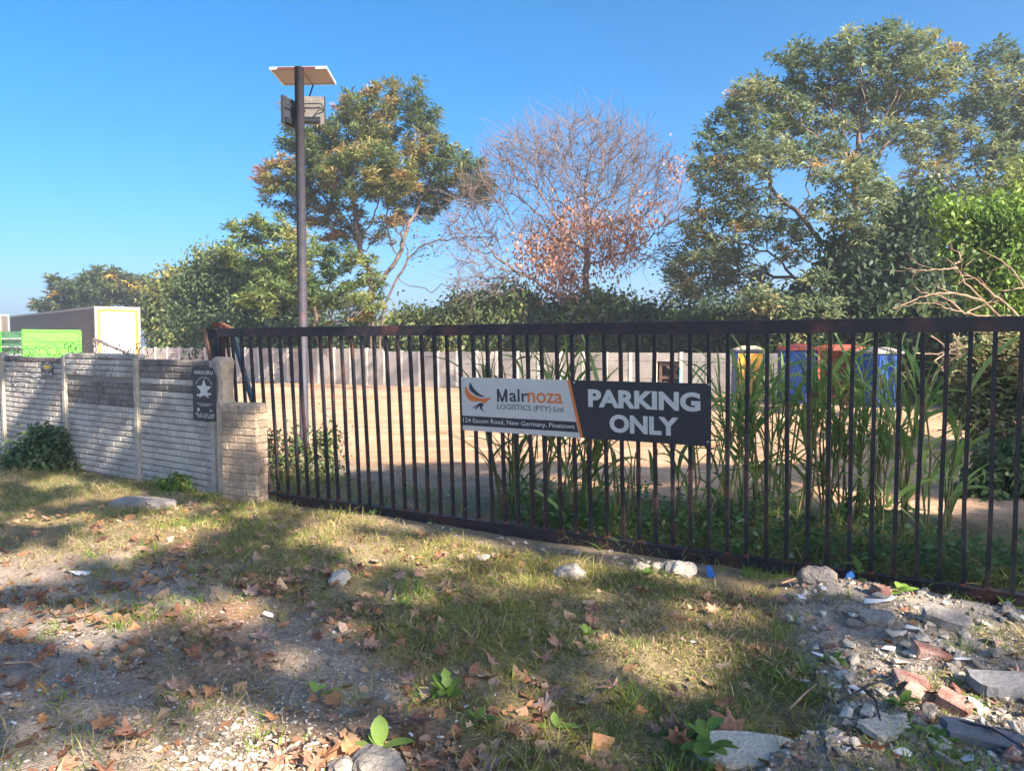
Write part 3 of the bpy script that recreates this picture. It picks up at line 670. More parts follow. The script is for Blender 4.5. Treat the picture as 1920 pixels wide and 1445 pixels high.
# timber frame in the gap
uc = (gap0 + gap1) / 2; po = BA + BU * uc - BN * .12
pal = empty('timber_pallet', po, 'broken brown timber pallet standing in the gap of the back wall', 'pallet')
for (x0, z0, x1, z1, wd) in ((-.4, .98, .4, .98, .09), (-.4, .55, .4, .55, .09), (-.4, .2, .4, .2, .09), (-.36, 0, -.36, 1.05, .08), (.36, 0, .36, 1.05, .08), (-.15, .95, .2, .6, .07), (.25, .95, -.05, .6, .07), (-.3, .38, .35, .36, .06)):
    p0 = po + BU * x0 + ZV * z0; p1 = po + BU * x1 + ZV * z1; d = nrm(p1 - p0); sx = np.cross(d, BN)
    b = MB(); b.box(p0, sx, BN, d, -wd / 2, wd / 2, rng.random() * .02, .03 + rng.random() * .02, 0, np.linalg.norm(p1 - p0)); b.build('board', M['timber'], pal)
b = MB(); pp = BA + BU * (gap1 - .02) + BN * .06; b.tube([pp, pp + ZV * .55, pp + ZV * .9 + BU * .01], .03, 8)
tag(b.build('water_pipe', M['bluepipe']), 'short upright light blue pipe beside the gap in the back wall', 'pipe')

# upright plastic cabins near the back wall
def cabin(px0, px1, pyt, pyb, name_label, body, side, roofm, rimm, rotd=8, depth=.9, open_front=False, lid=True):
    P0 = gp(px0, pyb); P1 = gp(px1, pyb); Yb = (P0[1] + P1[1]) / 2; c = (P0 + P1) / 2; wd = abs(P1[0] - P0[0]); ht = at((px0 + px1) / 2, pyt, Yb)[2]
    o = empty('site_cabin', c, name_label, 'cabin', None, 0); r = radians(rotd); ux = np.array([cos(r), -sin(r), 0]); uy = np.array([sin(r), cos(r), 0])
    hb = ht - .14
    def part(nm, m, *a):
        b = MB(); b.box(c, ux, uy, ZV, *a); b.build(nm, m, o)
    if open_front:
        part('back_wall', body, -wd / 2, wd / 2, depth - .04, depth, 0, hb); part('side_wall', body, -wd / 2, -wd / 2 + .06, 0, depth - .045, 0, hb); part('side_wall', body, wd / 2 - .30, wd / 2, 0, depth - .045, 0, hb)
        part('shelf', M['black'], -wd / 2 + .065, wd / 2 - .305, .1, depth - .045, hb * .45, hb * .5); part('base', side, -wd / 2 + .065, wd / 2 - .305, .02, depth - .045, 0, .25)
    else:
        part('shell', side, -wd / 2, wd / 2, .03, depth, 0, hb)
        part('door', body, -wd / 2 + .05, wd / 2 - .06, .0, .028, .05, hb - .05)
        for q in (.12, .42, .72): part('door_rib', body, -wd / 2 + .12, wd / 2 - .14, -.022, -.001, hb * q, hb * (q + .18))
        part('handle', M['black'], wd / 2 - .16, wd / 2 - .12, -.03, -.001, hb * .5, hb * .6)
    part('rim', rimm, -wd / 2 - .03, wd / 2 + .03, -.03, depth + .03, hb + .001, hb + .06)
    if lid:
        b = MB(); q = [c + ux * x + uy * y + ZV * z for z, k in ((hb + .061, 1.04), (ht + .03, .45)) for x, y in ((-wd / 2 * k, depth / 2 - depth / 2 * k), (wd / 2 * k, depth / 2 - depth / 2 * k), (wd / 2 * k, depth / 2 + depth / 2 * k), (-wd / 2 * k, depth / 2 + depth / 2 * k))]
        b.quadbox(q); b.build('roof', roofm, o)
cabin(1380, 1432, 650, 753, 'yellow upright cabin with a pale cream roof, leftmost by the back wall', M['cabin_yellow'], M['blue'], M['cream'], M['sign_navy'])
cabin(1470, 1530, 647, 757, 'blue cabin under a red roof behind the tall reeds', M['blue'], M['blue'], M['cabin_red'], M['cabin_red'])
cabin(1534, 1628, 648, 758, 'red open-fronted cabin with a dark inside, between the blue cabins', M['cabin_red'], M['cabin_red'], M['cabin_red'], M['cabin_red'], 8, .9, True)
cabin(1640, 1694, 653, 764, 'bright blue cabin with a grey rim, rightmost in the yard', M['blue'], M['blue'], M['frame_grey'], M['frame_grey'], -14)

# ------------------------------------------------------------------ trucks and trailer beyond the left wall
def trailer(P0, P1, rear_dir_pt, ztop, zbot, label, rear=True):
    """P0,P1: rear bottom-left/right ground points; long axis runs from P0 away to rear_dir_pt"""
    o = empty('curtain_trailer', (P0 + P1) / 2, label, 'truck trailer')
    ux = nrm(P1 - P0); wd = np.linalg.norm(P1 - P0); ly = rear_dir_pt - P0; L = np.linalg.norm(ly); ly = ly / L
    def part(nm, m, *a):
        b = MB(); b.box(P0, ux, ly, ZV, *a); return b.build(nm, m, o)
    part('side_curtain', M['curtain'], 0, wd, .12, L, zbot, ztop - .12)
    part('roof_edge', M['frame_grey'], -.02, wd + .02, .0, L + .02, ztop - .119, ztop)
    part('corner_post', M['frame_grey'], -.02, .10, -.01, .119, zbot, ztop - .12); part('corner_post', M['frame_grey'], wd - .10, wd + .02, -.01, .119, zbot, ztop - .12)
    rd = M['white'] if rear else M['curtain']
    part('rear_door', rd, .10, wd / 2 - .005, .0, .10, zbot, ztop - .13); part('rear_door', rd, wd / 2 + .005, wd - .10, .0, .10, zbot, ztop - .13)
    for k in range(7): part('buckle', M['black'], -.02, -.002, .5, .75, zbot + .5 + k * .3, zbot + .55 + k * .3)
    a, c = .11, wd - .11; zt = ztop - .15
    if not rear: return o
    part('reflective_strip', M['yellow'], a, a + .13, -.012, -.002, zbot + .05, zt); part('reflective_strip', M['yellow'], c - .13, c, -.012, -.002, zbot + .05, zt); part('reflective_strip', M['yellow'], a + .131, c - .131, -.012, -.002, zt - .13, zt)
    for k in range(6): part('hinge_dash', M['black'], a + .15 + k * (c - a - .3) / 6, a + .15 + (k + .75) * (c - a - .3) / 6, -.013, -.003, zt - .42, zt - .38)
    part('underframe', M['black'], .1, wd - .1, .3, L - .3, zbot - .3, zbot - .001)
    for yy in (1.2, 2.5, 3.8):
        for xx in (.05, wd - .3):
            c0 = P0 + ux * xx + ly * yy + ZV * .5; b = MB(); b.tube([c0, c0 + ux * .25], .5, 16); b.build('wheel', M['black'], o)
    return o
R0 = at(180, 660, 42); R1 = at(264, 660, 43.2); R0[2] = 0; R1[2] = 0
farp = at(20, 640, 57); farp[2] = 0
zt_ = at(180, 574, 42)[2]
trailer(R0, R1, farp, zt_, 1.0, 'long grey curtain-sided truck trailer with a white rear and yellow tape border')
R2 = at(2, 660, 58); R3 = at(19, 660, 58.6); R2[2] = 0; R3[2] = 0; fp = at(-70, 640, 70); fp[2] = 0
trailer(R2, R3, fp, at(5, 589, 58)[2], 1.0, 'second grey trailer just entering the picture at the far left', False)
b = MB(); p0 = at(177, 636, 38.0); p1 = at(248, 666, 36); d = nrm(p1 - p0); b.box(p0, np.cross(d, ZV), ZV, d, -.05, .05, -.07, .07, 0, np.linalg.norm(p1 - p0) + 2.5)
bar = empty('boom_bar', p1, 'dark grey boom pole slanting down across the white trailer rear', 'boom'); b.build('shaft', M['frame_grey'], bar)
q = p0 - ZV * p0[2]; b = MB(); b.tube([(p0[0] - .02, p0[1] + .05, 0), tuple(p0 + np.array([-.02, .05, .05]))], .07, 8); b.build('stand', M['frame_grey'], bar)
# green tipper body
G0 = at(44, 660, 24); G1 = at(151, 660, 25.5); G0[2] = 0; G1[2] = 0; gz = at(46, 618, 24)[2]
gt = empty('green_skip_trailer', (G0 + G1) / 2, 'bright green steel tipper body with horizontal ribs beyond the wall', 'trailer')
ux = nrm(G1 - G0); wd = np.linalg.norm(G1 - G0); lg = at(-160, 640, 28.5); lg[2] = 0; ly = nrm(lg - G0); LL = 5.0
def gpart(nm, m, *a):
    b = MB(); b.box(G0, ux, ly, ZV, *a); return b.build(nm, m, gt)
gpart('rear_panel', M['green'], .05, wd - .05, .0, .04, .8, gz - .05); gpart('side_panel', M['green_shaded'], .0, .04, .05, LL, .8, gz - .05); gpart('side_panel', M['green_shaded'], wd - .04, wd, .05, LL, .8, gz - .05)
gpart('floor', M['green_shaded'], .045, wd - .045, .05, LL, .75, .82); gpart('top_rim', M['green'], -.02, wd + .02, -.03, .06, gz - .049, gz + .01)
gpart('corner_post', M['green'], -.03, .045, -.03, .06, .8, gz - .05); gpart('corner_post', M['green'], wd - .045, wd + .03, -.03, .06, .8, gz - .05)
for k in range(4): gpart('rib', M['green'], .05, wd - .05, -.025, -.001, gz - .36 - k * .21, gz - .33 - k * .21)
for k in range(3): gpart('side_rail', M['alu'], -.05, -.005, .1, LL, gz - .30 - k * .25, gz - .26 - k * .25)
gpart('side_stanchion', M['green'], -.07, -.055, 1.3, 1.4, .8, gz)
for yy in (1.2, 3.6):
    c0 = G0 + ly * yy + ZV * .42; b = MB(); b.tube([c0 + ux * .1, c0 + ux * .35], .42, 14); b.build('wheel', M['black'], gt)
    b = MB(); b.tube([c0 + ux * (wd - .35), c0 + ux * (wd - .1)], .42, 14); b.build('wheel', M['black'], gt)

# thin morning haze over the whole place
hb_ = MB(); hb_.box((0, 0, 0), (1, 0, 0), (0, 1, 0), (0, 0, 1), -330, 330, -330, 330, -1.6, 22)
hz_o = hb_.build('haze', []); tag(hz_o, kind='stuff')
hm = bpy.data.materials.new('haze_air'); hm.use_nodes = True; hn = hm.node_tree; hn.nodes.clear()
ho = hn.nodes.new('ShaderNodeOutputMaterial'); hv = hn.nodes.new('ShaderNodeVolumePrincipled')
hv.inputs['Color'].default_value = (0.80, 0.90, 1.0, 1); hv.inputs['Density'].default_value = 0.0018; hv.inputs['Anisotropy'].default_value = 0.2
hn.links.new(hv.outputs[0], ho.inputs['Volume']); hz_o.data.materials.append(hm)
S.cycles.volume_bounces = 0

# ================================================================== vegetation
PALMUL = 1.65
def space_col(rs, trunk, attr, D, dk, maxit=160, jit=0.25):
    pos = np.zeros((40000, 3)); par = np.full(40000, -1, int); n = 0
    tp = [np.array(p, float) for p in trunk]
    for i in range(len(tp) - 1):
        m = max(1, int(np.linalg.norm(tp[i + 1] - tp[i]) / D))
        for k in range(m):
            pos[n] = tp[i] + (tp[i + 1] - tp[i]) * k / m; par[n] = n - 1; n += 1
    pos[n] = tp[-1]; par[n] = n - 1; n += 1
    A = attr.copy(); ch = np.zeros(40000, int)
    start = max(0, n - 1 - int(0.45 * n))
    d2 = ((A[:, None, :] - pos[None, start:n]) ** 2).sum(-1); near = d2.argmin(1) + start; nd = d2.min(1)
    for it in range(maxit):
        if len(A) == 0 or n > 38000: break
        dv = nrm(A - pos[near]); g, inv = np.unique(near, return_inverse=True)
        sm = np.zeros((len(g), 3)); np.add.at(sm, inv, dv)
        sm = nrm(sm) + rs.normal(0, jit, sm.shape); new = pos[g] + nrm(sm) * D
        ok = ch[g] < 4; keepA = ok[inv]
        if not keepA.all(): A = A[keepA]; near = near[keepA]; nd = nd[keepA]
        if len(A) == 0: break
        g = g[ok]; new = new[ok]; m = len(new); pos[n:n + m] = new; par[n:n + m] = g; ch[g] += 1
        dd = (A ** 2).sum(1)[:, None] + (new ** 2).sum(1)[None] - 2 * A @ new.T
        j = dd.argmin(1); dm = dd[np.arange(len(A)), j]; up = dm < nd
        near = np.where(up, j + n, near); nd = np.where(up, dm, nd); n += m
        keep = nd > dk * dk; A = A[keep]; near = near[keep]; nd = nd[keep]
    return pos[:n], par[:n]
def radii(par, tip, ex=2.3, rmax=None):
    n = len(par); acc = np.zeros(n)
    for i in range(n - 1, -1, -1):
        if acc[i] == 0: acc[i] = tip ** ex
        if par[i] >= 0: acc[par[i]] += acc[i]
    r = acc ** (1 / ex)
    if rmax and r[0] > rmax: r = tip + (r - tip) * (rmax - tip) / (r[0] - tip)
    return r
def tubes(P0, P1, r0, r1, ns):
    d = nrm(P1 - P0); a = np.where(np.abs(d[:, 2:3]) < .9, np.array([[0, 0, 1.]]), np.array([[1., 0, 0]]))
    x = nrm(np.cross(d, a)); y = np.cross(d, x); t = np.arange(ns) * 2 * pi / ns
    ring = x[:, None] * np.cos(t)[None, :, None] + y[:, None] * np.sin(t)[None, :, None]
    V0 = P0[:, None] + ring * r0[:, None, None]; V1 = P1[:, None] + ring * r1[:, None, None]
    Vv = np.concatenate([V0, V1], 1).reshape(-1, 3); base = (np.arange(len(P0)) * 2 * ns)[:, None]
    k = np.arange(ns)[None]; k2 = (k + 1) % ns
    Fq = np.stack([base + k, base + k2, base + ns + k2, base + ns + k], -1).reshape(-1, 4); return Vv, Fq
def skeleton(pos, par, r, ext=0.25):
    c = np.where(par >= 0)[0]; P0 = pos[par[c]]; P1 = pos[c]; r0 = np.minimum(r[par[c]], r[c] * 1.35); r1 = r[c]
    P1e = P1 + nrm(P1 - P0) * (r1 * ext)[:, None]
    big = r1 > .045; Vs = []; Fs = []; o = 0
    for sel, ns in ((big, 8), (~big, 3)):
        if sel.any():
            v, f = tubes(P0[sel], P1e[sel], r0[sel], r1[sel], ns); Vs.append(v); Fs.append(f + o); o += len(v)
    return np.concatenate(Vs), np.concatenate(Fs)
def leaves(rs, C, k, L, wd, spread, up=0.2, droop=0.35, cols=None, feather=True, colvar=0.18):
    """k leaves around every centre"""
    n = len(C) * k; c = np.repeat(C, k, 0) + rs.normal(0, spread, (n, 3))
    d = rs.normal(0, 1, (n, 3)); d[:, 2] = np.abs(d[:, 2]) * .5 + up if feather else d[:, 2]; d = nrm(d)
    Ls = L * rs.uniform(.65, 1.25, n)[:, None]; W_ = wd * rs.uniform(.7, 1.3, n)[:, None]
    if feather: side = nrm(np.cross(d, np.array([0, 0, 1.]) + rs.normal(0, .35, (n, 3))))
    else: side = nrm(np.cross(d, rs.normal(0, 1, (n, 3))))
    p1 = c + d * Ls * .5; p2 = c + d * Ls - np.array([0, 0, 1.]) * Ls * droop * rs.uniform(.5, 1.5, n)[:, None]
    Vv = np.stack([c, p1 + side * W_, p2, p1 - side * W_], 1).reshape(-1, 3)
    Fq = np.arange(n * 4).reshape(-1, 4)
    cl = np.repeat(cols, k, 0) * rs.uniform(1 - colvar, 1 + colvar, (n, 1)) * rs.uniform(.93, 1.07, (n, 3))
    return Vv, Fq, np.repeat(cl, 4, 0)
def ellip(rs, n, Y, lobes, shell=.5, dz=1.0, bias=0.0):
    """sample points in ellipsoids given as photo px (px,py,rx,ry[,dY]) round depth Y"""
    ar = np.array([l[2] * l[3] for l in lobes], float); pick = rs.choice(len(lobes), n, p=ar / ar.sum()); out_ = np.zeros((n, 3))
    for i, l in enumerate(lobes):
        s_ = pick == i; m = s_.sum()
        if m == 0: continue
        dY = l[4] if len(l) > 4 else 0
        u = nrm(rs.normal(0, 1, (m, 3))); u[:, 2] = np.where(rs.random(m) < bias, np.abs(u[:, 2]), u[:, 2]); rad = rs.random(m) ** (1 / 3) if shell <= 0 else (shell + (1 - shell) * rs.random(m))
        c = at(l[0], l[1], Y + dY); sc = (Y + dY) / F
        out_[s_] = c + u * rad[:, None] * np.array([l[2] * sc, (l[2] + l[3]) / 2 * sc * dz, l[3] * sc])
    return out_
def palette(rs, C, cols, wts, scale=.6, seed=0):
    cols = np.array(cols, float); n = len(C)
    nz = fbm(C[:, 0] * scale + C[:, 1] * .37, C[:, 2] * scale + C[:, 1] * .23, seed, 3)
    s = nz + rs.normal(0, .11, n); q = np.empty(n); q[np.argsort(s)] = (np.arange(n) + .5) / n; cw = np.cumsum(wts) / np.sum(wts); return cols[np.minimum(np.searchsorted(cw, q), len(cols) - 1)] * PALMUL
def tree(name, label, trunk, Y, lobes, na, nl, L, wd, spread, cols, wts, seed, D=.4, dk=.6, tip=.012, rmax=.32, shell=.45, up=.2, droop=.35,
         feather=True, bark='bark', cat='tree', thin=.028, dz=1.0, bias=.3, jit=.25, maxc=2600, extra=None, zc=None, group=None, crown='crown'):
    rs = np.random.default_rng(seed); base = np.array(trunk[0], float); base[2] = 0
    o = empty(name, base, label, cat, group)
    A = ellip(rs, na, Y, lobes, shell, dz, bias)
    A = A[A[:, 2] > (zc or .3)]
    pos, par = space_col(rs, trunk, A, D, dk, jit=jit); r = radii(par, tip, rmax=rmax)
    v, f = skeleton(pos, par, r); link('trunk', npmesh('trunk', v, f, M[bark], None, True), o)
    tips = np.where(r < thin)[0]
    if len(tips) > maxc: tips = rs.choice(tips, maxc, replace=False)
    C = pos[tips]
    if extra is not None: C = np.concatenate([C, ellip(rs, extra, Y, lobes, .2, dz, bias)])
    if nl > 0:
        cc = palette(rs, C, cols, wts, .9, seed); v, f, c = leaves(rs, C, nl, L, wd, spread, up, droop, cc, feather); link(crown, npmesh(crown, v, f, M['foliage'], c), o)
    return o, pos, par, r, rs
def T(px, py, Y): return at(px, py, Y)
def B0(px, Y):
    p = at(px, 640, Y); p[2] = -.1; return p
GR = [(.055, .08, .032), (.085, .115, .042), (.125, .145, .05), (.18, .165, .06), (.24, .17, .075), (.27, .15, .075)]
# left tall tree
tree('tall_tree', 'tall spreading tree with orange-flecked foliage behind the light pole', [B0(700, 36), T(698, 640, 36), T(694, 590, 36)], 36,
     [(600, 290, 75, 70), (560, 350, 85, 45), (690, 240, 70, 70), (745, 190, 50, 38), (790, 225, 35, 45), (800, 290, 55, 55), (690, 330, 100, 60, -2), (850, 330, 70, 50, 1), (770, 370, 90, 50, 2), (610, 400, 80, 35, 1), (900, 360, 35, 50), (650, 180, 18, 18), (735, 155, 10, 10), (785, 152, 10, 12), (540, 215, 20, 25), (500, 330, 30, 30), (640, 440, 60, 28, 1), (720, 440, 45, 35), (600, 330, 70, 40)],
     5200, 34, .44, .040, .09, GR, [1.5, 3, 3, 2, .8, .35], 11, D=.33, dk=.46, tip=.013, rmax=.45, shell=.2, thin=.024, maxc=4600)
# second low trunk limbs reaching right
tree('leaning_tree', 'slim tree with bare arching limbs leaning right beside the tall tree', [B0(712, 35), T(712, 640, 35), T(722, 570, 35), T(745, 520, 35)], 35,
     [(800, 470, 55, 35), (860, 430, 50, 30), (900, 450, 55, 40), (820, 540, 60, 12), (760, 430, 40, 40)], 260, 6, .3, .04, .2, [(.09, .10, .04), (.17, .13, .06), (.22, .13, .09)], [1, 1, 1], 12, D=.35, dk=.6, tip=.013, rmax=.22, shell=.1, thin=.02)
# lower yellow-green tree in front
tree('yellowing_tree', 'lower yellow-green tree with orange tips left of and behind the pole', [B0(600, 33), T(600, 650, 33), T(590, 610, 33)], 33,
     [(480, 430, 70, 28, 1), (540, 440, 60, 30), (640, 500, 80, 42, -1), (690, 520, 45, 45, -1), (600, 555, 95, 45, -3), (500, 560, 60, 45, -4), (680, 575, 55, 35, -1), (440, 430, 30, 14), (560, 480, 70, 45), (450, 480, 50, 35), (520, 500, 60, 50, -2)],
     2000, 40, .46, .042, .07, [(.05, .08, .03), (.085, .125, .045), (.125, .16, .055), (.17, .185, .06), (.26, .17, .06)], [1, 3, 3, 1.5, .35], 13, D=.36, dk=.6, tip=.014, rmax=.28, shell=.4, thin=.026)
# dense dark trees behind
tree('dark_round_tree', 'dense dark green round tree beyond the wall left of the pole', [B0(430, 41), T(430, 640, 41), T(430, 600, 41)], 41,
     [(410, 510, 50, 42), (450, 560, 75, 50), (530, 590, 90, 50), (365, 560, 38, 50), (520, 520, 50, 50), (400, 610, 80, 40)],
     800, 60, .22, .06, .36, [(.035, .06, .028), (.055, .085, .035), (.09, .12, .045), (.13, .14, .05)], [2, 3, 1.5, .7], 14, D=.5, dk=.8, tip=.02, rmax=.3, feather=False, shell=.5, extra=700)
tree('light_green_tree', 'light olive broadleaf tree just right of the white trailer rear', [B0(330, 47), T(330, 640, 47)], 47,
     [(325, 580, 38, 48), (312, 620, 30, 40), (350, 545, 45, 40), (345, 610, 30, 40)],
     350, 50, .26, .08, .4, [(.06, .08, .03), (.10, .12, .04), (.17, .16, .05)], [2, 3, 1], 15, D=.5, dk=.8, tip=.02, rmax=.25, feather=False, shell=.5, extra=350)
tree('flat_topped_tree', 'wide low flat-topped tree with yellow flecks above the trailers', [B0(190, 70), T(190, 630, 70), T(190, 590, 70)], 70,
     [(95, 580, 45, 16), (160, 560, 70, 35), (230, 550, 75, 38), (190, 530, 55, 24), (290, 560, 55, 35), (180, 508, 12, 6), (228, 503, 9, 6), (100, 530, 12, 8), (300, 590, 60, 30)],
     900, 36, .85, .085, .15, [(.05, .075, .035), (.08, .105, .045), (.12, .13, .045), (.30, .20, .05)], [2, 4, 2, .8], 16, D=.7, dk=1.1, tip=.03, rmax=.4, thin=.05, bias=.6, extra=350)
# bare tree
tr5 = [B0(1085, 34), T(1090, 650, 34), T(1098, 590, 34)]
o5, pos5, par5, r5, rs5 = tree('bare_tree', 'large leafless purple-brown tree with a few pink dry leaves low down', tr5, 34,
     [(1090, 290, 130, 80), (1265, 400, 45, 60), (870, 440, 45, 80), (960, 300, 50, 45), (1200, 310, 50, 50), (900, 530, 70, 40), (1140, 350, 110, 90), (1000, 320, 90, 75), (1170, 320, 90, 75), (930, 370, 70, 60), (900, 450, 75, 45), (940, 520, 80, 30), (1240, 400, 60, 50), (1080, 430, 130, 70), (1200, 480, 70, 30), (1120, 260, 60, 45), (980, 290, 80, 50)],
     4200, 0, 0, 0, 0, GR, [1] * 6, 21, D=.33, dk=.48, tip=.013, rmax=.50, shell=.25, bark='bark_pink', bias=.2, jit=.2)
thinn = np.where(r5 < .03)[0]; tn = np.repeat(thinn, 4); P0 = pos5[tn]; pdir = nrm(pos5[thinn] - pos5[par5[thinn]]); dd = nrm(np.repeat(pdir, 4, 0) * 1.0 + rs5.normal(0, .5, (len(tn), 3)) + np.array([0, 0, .25]))
LL_ = rs5.uniform(.2, 1.0, len(tn))[:, None]; P1 = P0 + dd * LL_; v1, f1 = tubes(P0, P1, np.full(len(tn), .012), np.full(len(tn), .007), 3)
P2 = P1 + nrm(dd + rs5.normal(0, .35, dd.shape)) * LL_ * .7; v2, f2 = tubes(P1, P2, np.full(len(tn), .008), np.full(len(tn), .004), 3)
tag(link('twigs', npmesh('twigs', np.concatenate([v1, v2]), np.concatenate([f1, f2 + len(v1)]), M['bark_pink']), o5), kind='stuff')
C = ellip(rs5, 520, 34, [(1000, 470, 40, 40), (1130, 430, 70, 30), (1040, 500, 60, 55), (1060, 440, 35, 60), (1100, 395, 60, 22), (1210, 390, 30, 20), (1265, 315, 24, 26), (1150, 480, 60, 30), (1070, 540, 60, 35), (1190, 440, 50, 25)], .1)
v, f, c = leaves(rs5, C, 8, .17, .06, .38, 0, .6, palette(rs5, C, [(.17, .085, .06), (.30, .16, .11), (.36, .20, .13)], [1, 2, 1.4], 1.0, 3), False)
link('dry_leaves', npmesh('dry_leaves', v, f, M['foliage'], c), o5)
# trees between
tree('dark_low_tree', 'dark dense tree low between the bare tree and the big tree', [B0(1290, 33), T(1290, 640, 33), T(1290, 590, 33)], 33,
     [(1310, 560, 70, 40), (1250, 590, 60, 35), (1180, 600, 60, 30), (1300, 470, 40, 50), (1350, 500, 50, 50), (1400, 590, 60, 40), (1260, 500, 30, 40), (1290, 530, 50, 40)],
     1500, 34, .26, .05, .22, [(.04, .068, .035), (.06, .095, .045), (.10, .135, .06)], [2, 3, 1], 22, D=.36, dk=.55, tip=.016, rmax=.28, shell=.3, thin=.03)
BG = [(.06, .092, .055), (.10, .135, .072), (.15, .18, .095), (.19, .205, .10), (.28, .19, .09)]
tree('big_tree', 'biggest tree with a high blue-green crown filling the upper right', [B0(1610, 27), T(1605, 640, 27), T(1600, 560, 27), T(1620, 500, 27)], 27,
     [(1325, 330, 42, 60), (1330, 430, 55, 50), (1290, 520, 55, 40, 1), (1400, 520, 60, 40, 1), (1610, 290, 50, 45), (1660, 470, 40, 50), (1420, 190, 60, 50), (1500, 120, 60, 45), (1600, 110, 80, 55), (1690, 95, 75, 50), (1760, 130, 70, 55), (1500, 85, 25, 16), (1670, 55, 25, 18), (1400, 260, 80, 50), (1350, 240, 40, 40), (1530, 290, 60, 40, -1), (1540, 190, 120, 50, 1), (1680, 190, 90, 50, 1), (1370, 330, 60, 60), (1440, 300, 60, 40, -2), (1400, 410, 90, 55), (1590, 340, 75, 45, -3), (1560, 400, 60, 40, -3), (1640, 370, 40, 45, -2), (1620, 430, 40, 40, -2), (1480, 470, 60, 35, -1), (1340, 480, 50, 40), (1530, 520, 40, 25, -2), (1600, 240, 90, 40), (1480, 230, 60, 50), (1700, 260, 60, 40, 1), (1650, 150, 120, 50)],
     7000, 30, .38, .038, .09, BG, [2, 4, 4, 2, .2], 23, D=.32, dk=.42, tip=.013, rmax=.42, shell=.2, thin=.022, maxc=7500)
tree('right_tree', 'tall open tree with orange-tinged leaves at the right edge', [B0(1805, 30), T(1800, 640, 30), T(1790, 520, 30), T(1800, 470, 30)], 30,
     [(1880, 120, 50, 45), (1900, 190, 60, 60), (1840, 200, 50, 60), (1800, 270, 70, 40), (1870, 290, 60, 60), (1760, 240, 40, 35), (1960, 250, 70, 120), (1830, 360, 70, 40), (1720, 300, 30, 40), (1740, 330, 50, 40), (1900, 400, 60, 40)],
     4200, 32, .42, .042, .09, BG, [1.5, 3, 3, 3, .5], 24, D=.36, dk=.48, tip=.013, rmax=.34, shell=.25, thin=.024, maxc=4500)
tree('ivy_tree', 'dark ivy-wrapped evergreen mass below the gap between the big trees', [B0(1690, 26), T(1690, 640, 26), T(1690, 420, 26)], 26,
     [(1690, 440, 38, 60), (1700, 520, 60, 60), (1640, 570, 60, 50), (1740, 580, 60, 60), (1720, 420, 25, 50), (1590, 500, 30, 60), (1500, 590, 80, 30), (1740, 400, 18, 40)],
     500, 50, .22, .07, .35, [(.022, .042, .024), (.035, .06, .03), (.05, .08, .035)], [2, 3, 1], 25, D=.4, dk=.7, tip=.02, rmax=.3, feather=False, shell=.4, extra=700)
tree('silver_shrub', 'pale silvery feathery shrub just above the gate rail under the big tree', [B0(1480, 25), T(1480, 660, 25)], 25,
     [(1545, 590, 26, 26), (1475, 600, 26, 18), (1430, 570, 28, 22), (1495, 585, 20, 16)], 120, 40, .30, .05, .2, [(.10, .14, .08), (.17, .20, .10), (.25, .22, .12)], [2, 3, 1], 26, D=.3, dk=.5, tip=.012, rmax=.12, shell=.3, cat='shrub', bias=.6, extra=40)
# hedge line behind the back wall
hed = [(345, 645, 42, 24, 41, 'olive broadleaf bush over the far left end of the back wall'), (440, 640, 70, 34, 37, 'dark green bush behind the wall beside the gate end'), (560, 640, 70, 34, 36.5, 'dark bush behind the back wall at the pole'),
       (680, 636, 55, 28, 37.5, 'deep green bush around the foot of the tall tree'), (775, 622, 55, 26, 37, 'small rounded green bush right of the tall tree trunk'), (880, 608, 60, 50, 36, 'bushy olive shrub with reddish twigs above the wall'),
       (960, 592, 65, 52, 35.5, 'tall mixed green shrub left under the bare tree'), (1040, 620, 60, 44, 35, 'dark shrub right under the bare tree trunk'), (1130, 600, 60, 50, 34, 'leafy green shrub right of the bare tree trunk'),
       (1220, 628, 65, 40, 32, 'low dark shrub behind the pallet gap'), (1320, 632, 70, 44, 31, 'shadowy shrub behind the wall left of the yellow cabin'), (1430, 628, 70, 40, 30, 'dark shrub behind the yellow cabin'),
       (1540, 630, 75, 44, 29, 'dark shrub behind the red cabin'), (1650, 625, 80, 50, 28, 'dark shrub behind the rightmost blue cabin'), (1770, 640, 90, 70, 22, 'deep shaded thicket at the right end of the yard'), (2010, 620, 110, 110, 19, 'tall thicket running on past the right edge of the picture'), (2250, 620, 130, 130, 17, 'thicket beyond the right edge of the picture')]
for i, (px, py, rx, ry, Yd, lab) in enumerate(hed):
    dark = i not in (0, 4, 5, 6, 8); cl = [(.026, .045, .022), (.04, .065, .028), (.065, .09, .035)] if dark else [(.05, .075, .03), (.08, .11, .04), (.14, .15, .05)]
    tree('hedge_shrub', lab, [B0(px, Yd), T(px, 680, Yd)], Yd, [(px, py, rx, ry), (px + rx * .3, py + 30, rx, ry), (px - rx * .4, py + 25, rx * .8, ry)], 110, 44, .24, .075, .36, cl, [2, 3, 1.2], 40 + i, D=.5, dk=.9, tip=.016, rmax=.12, feather=False, shell=.3, cat='shrub', extra=330, zc=.2, group='shrubs behind the back wall')
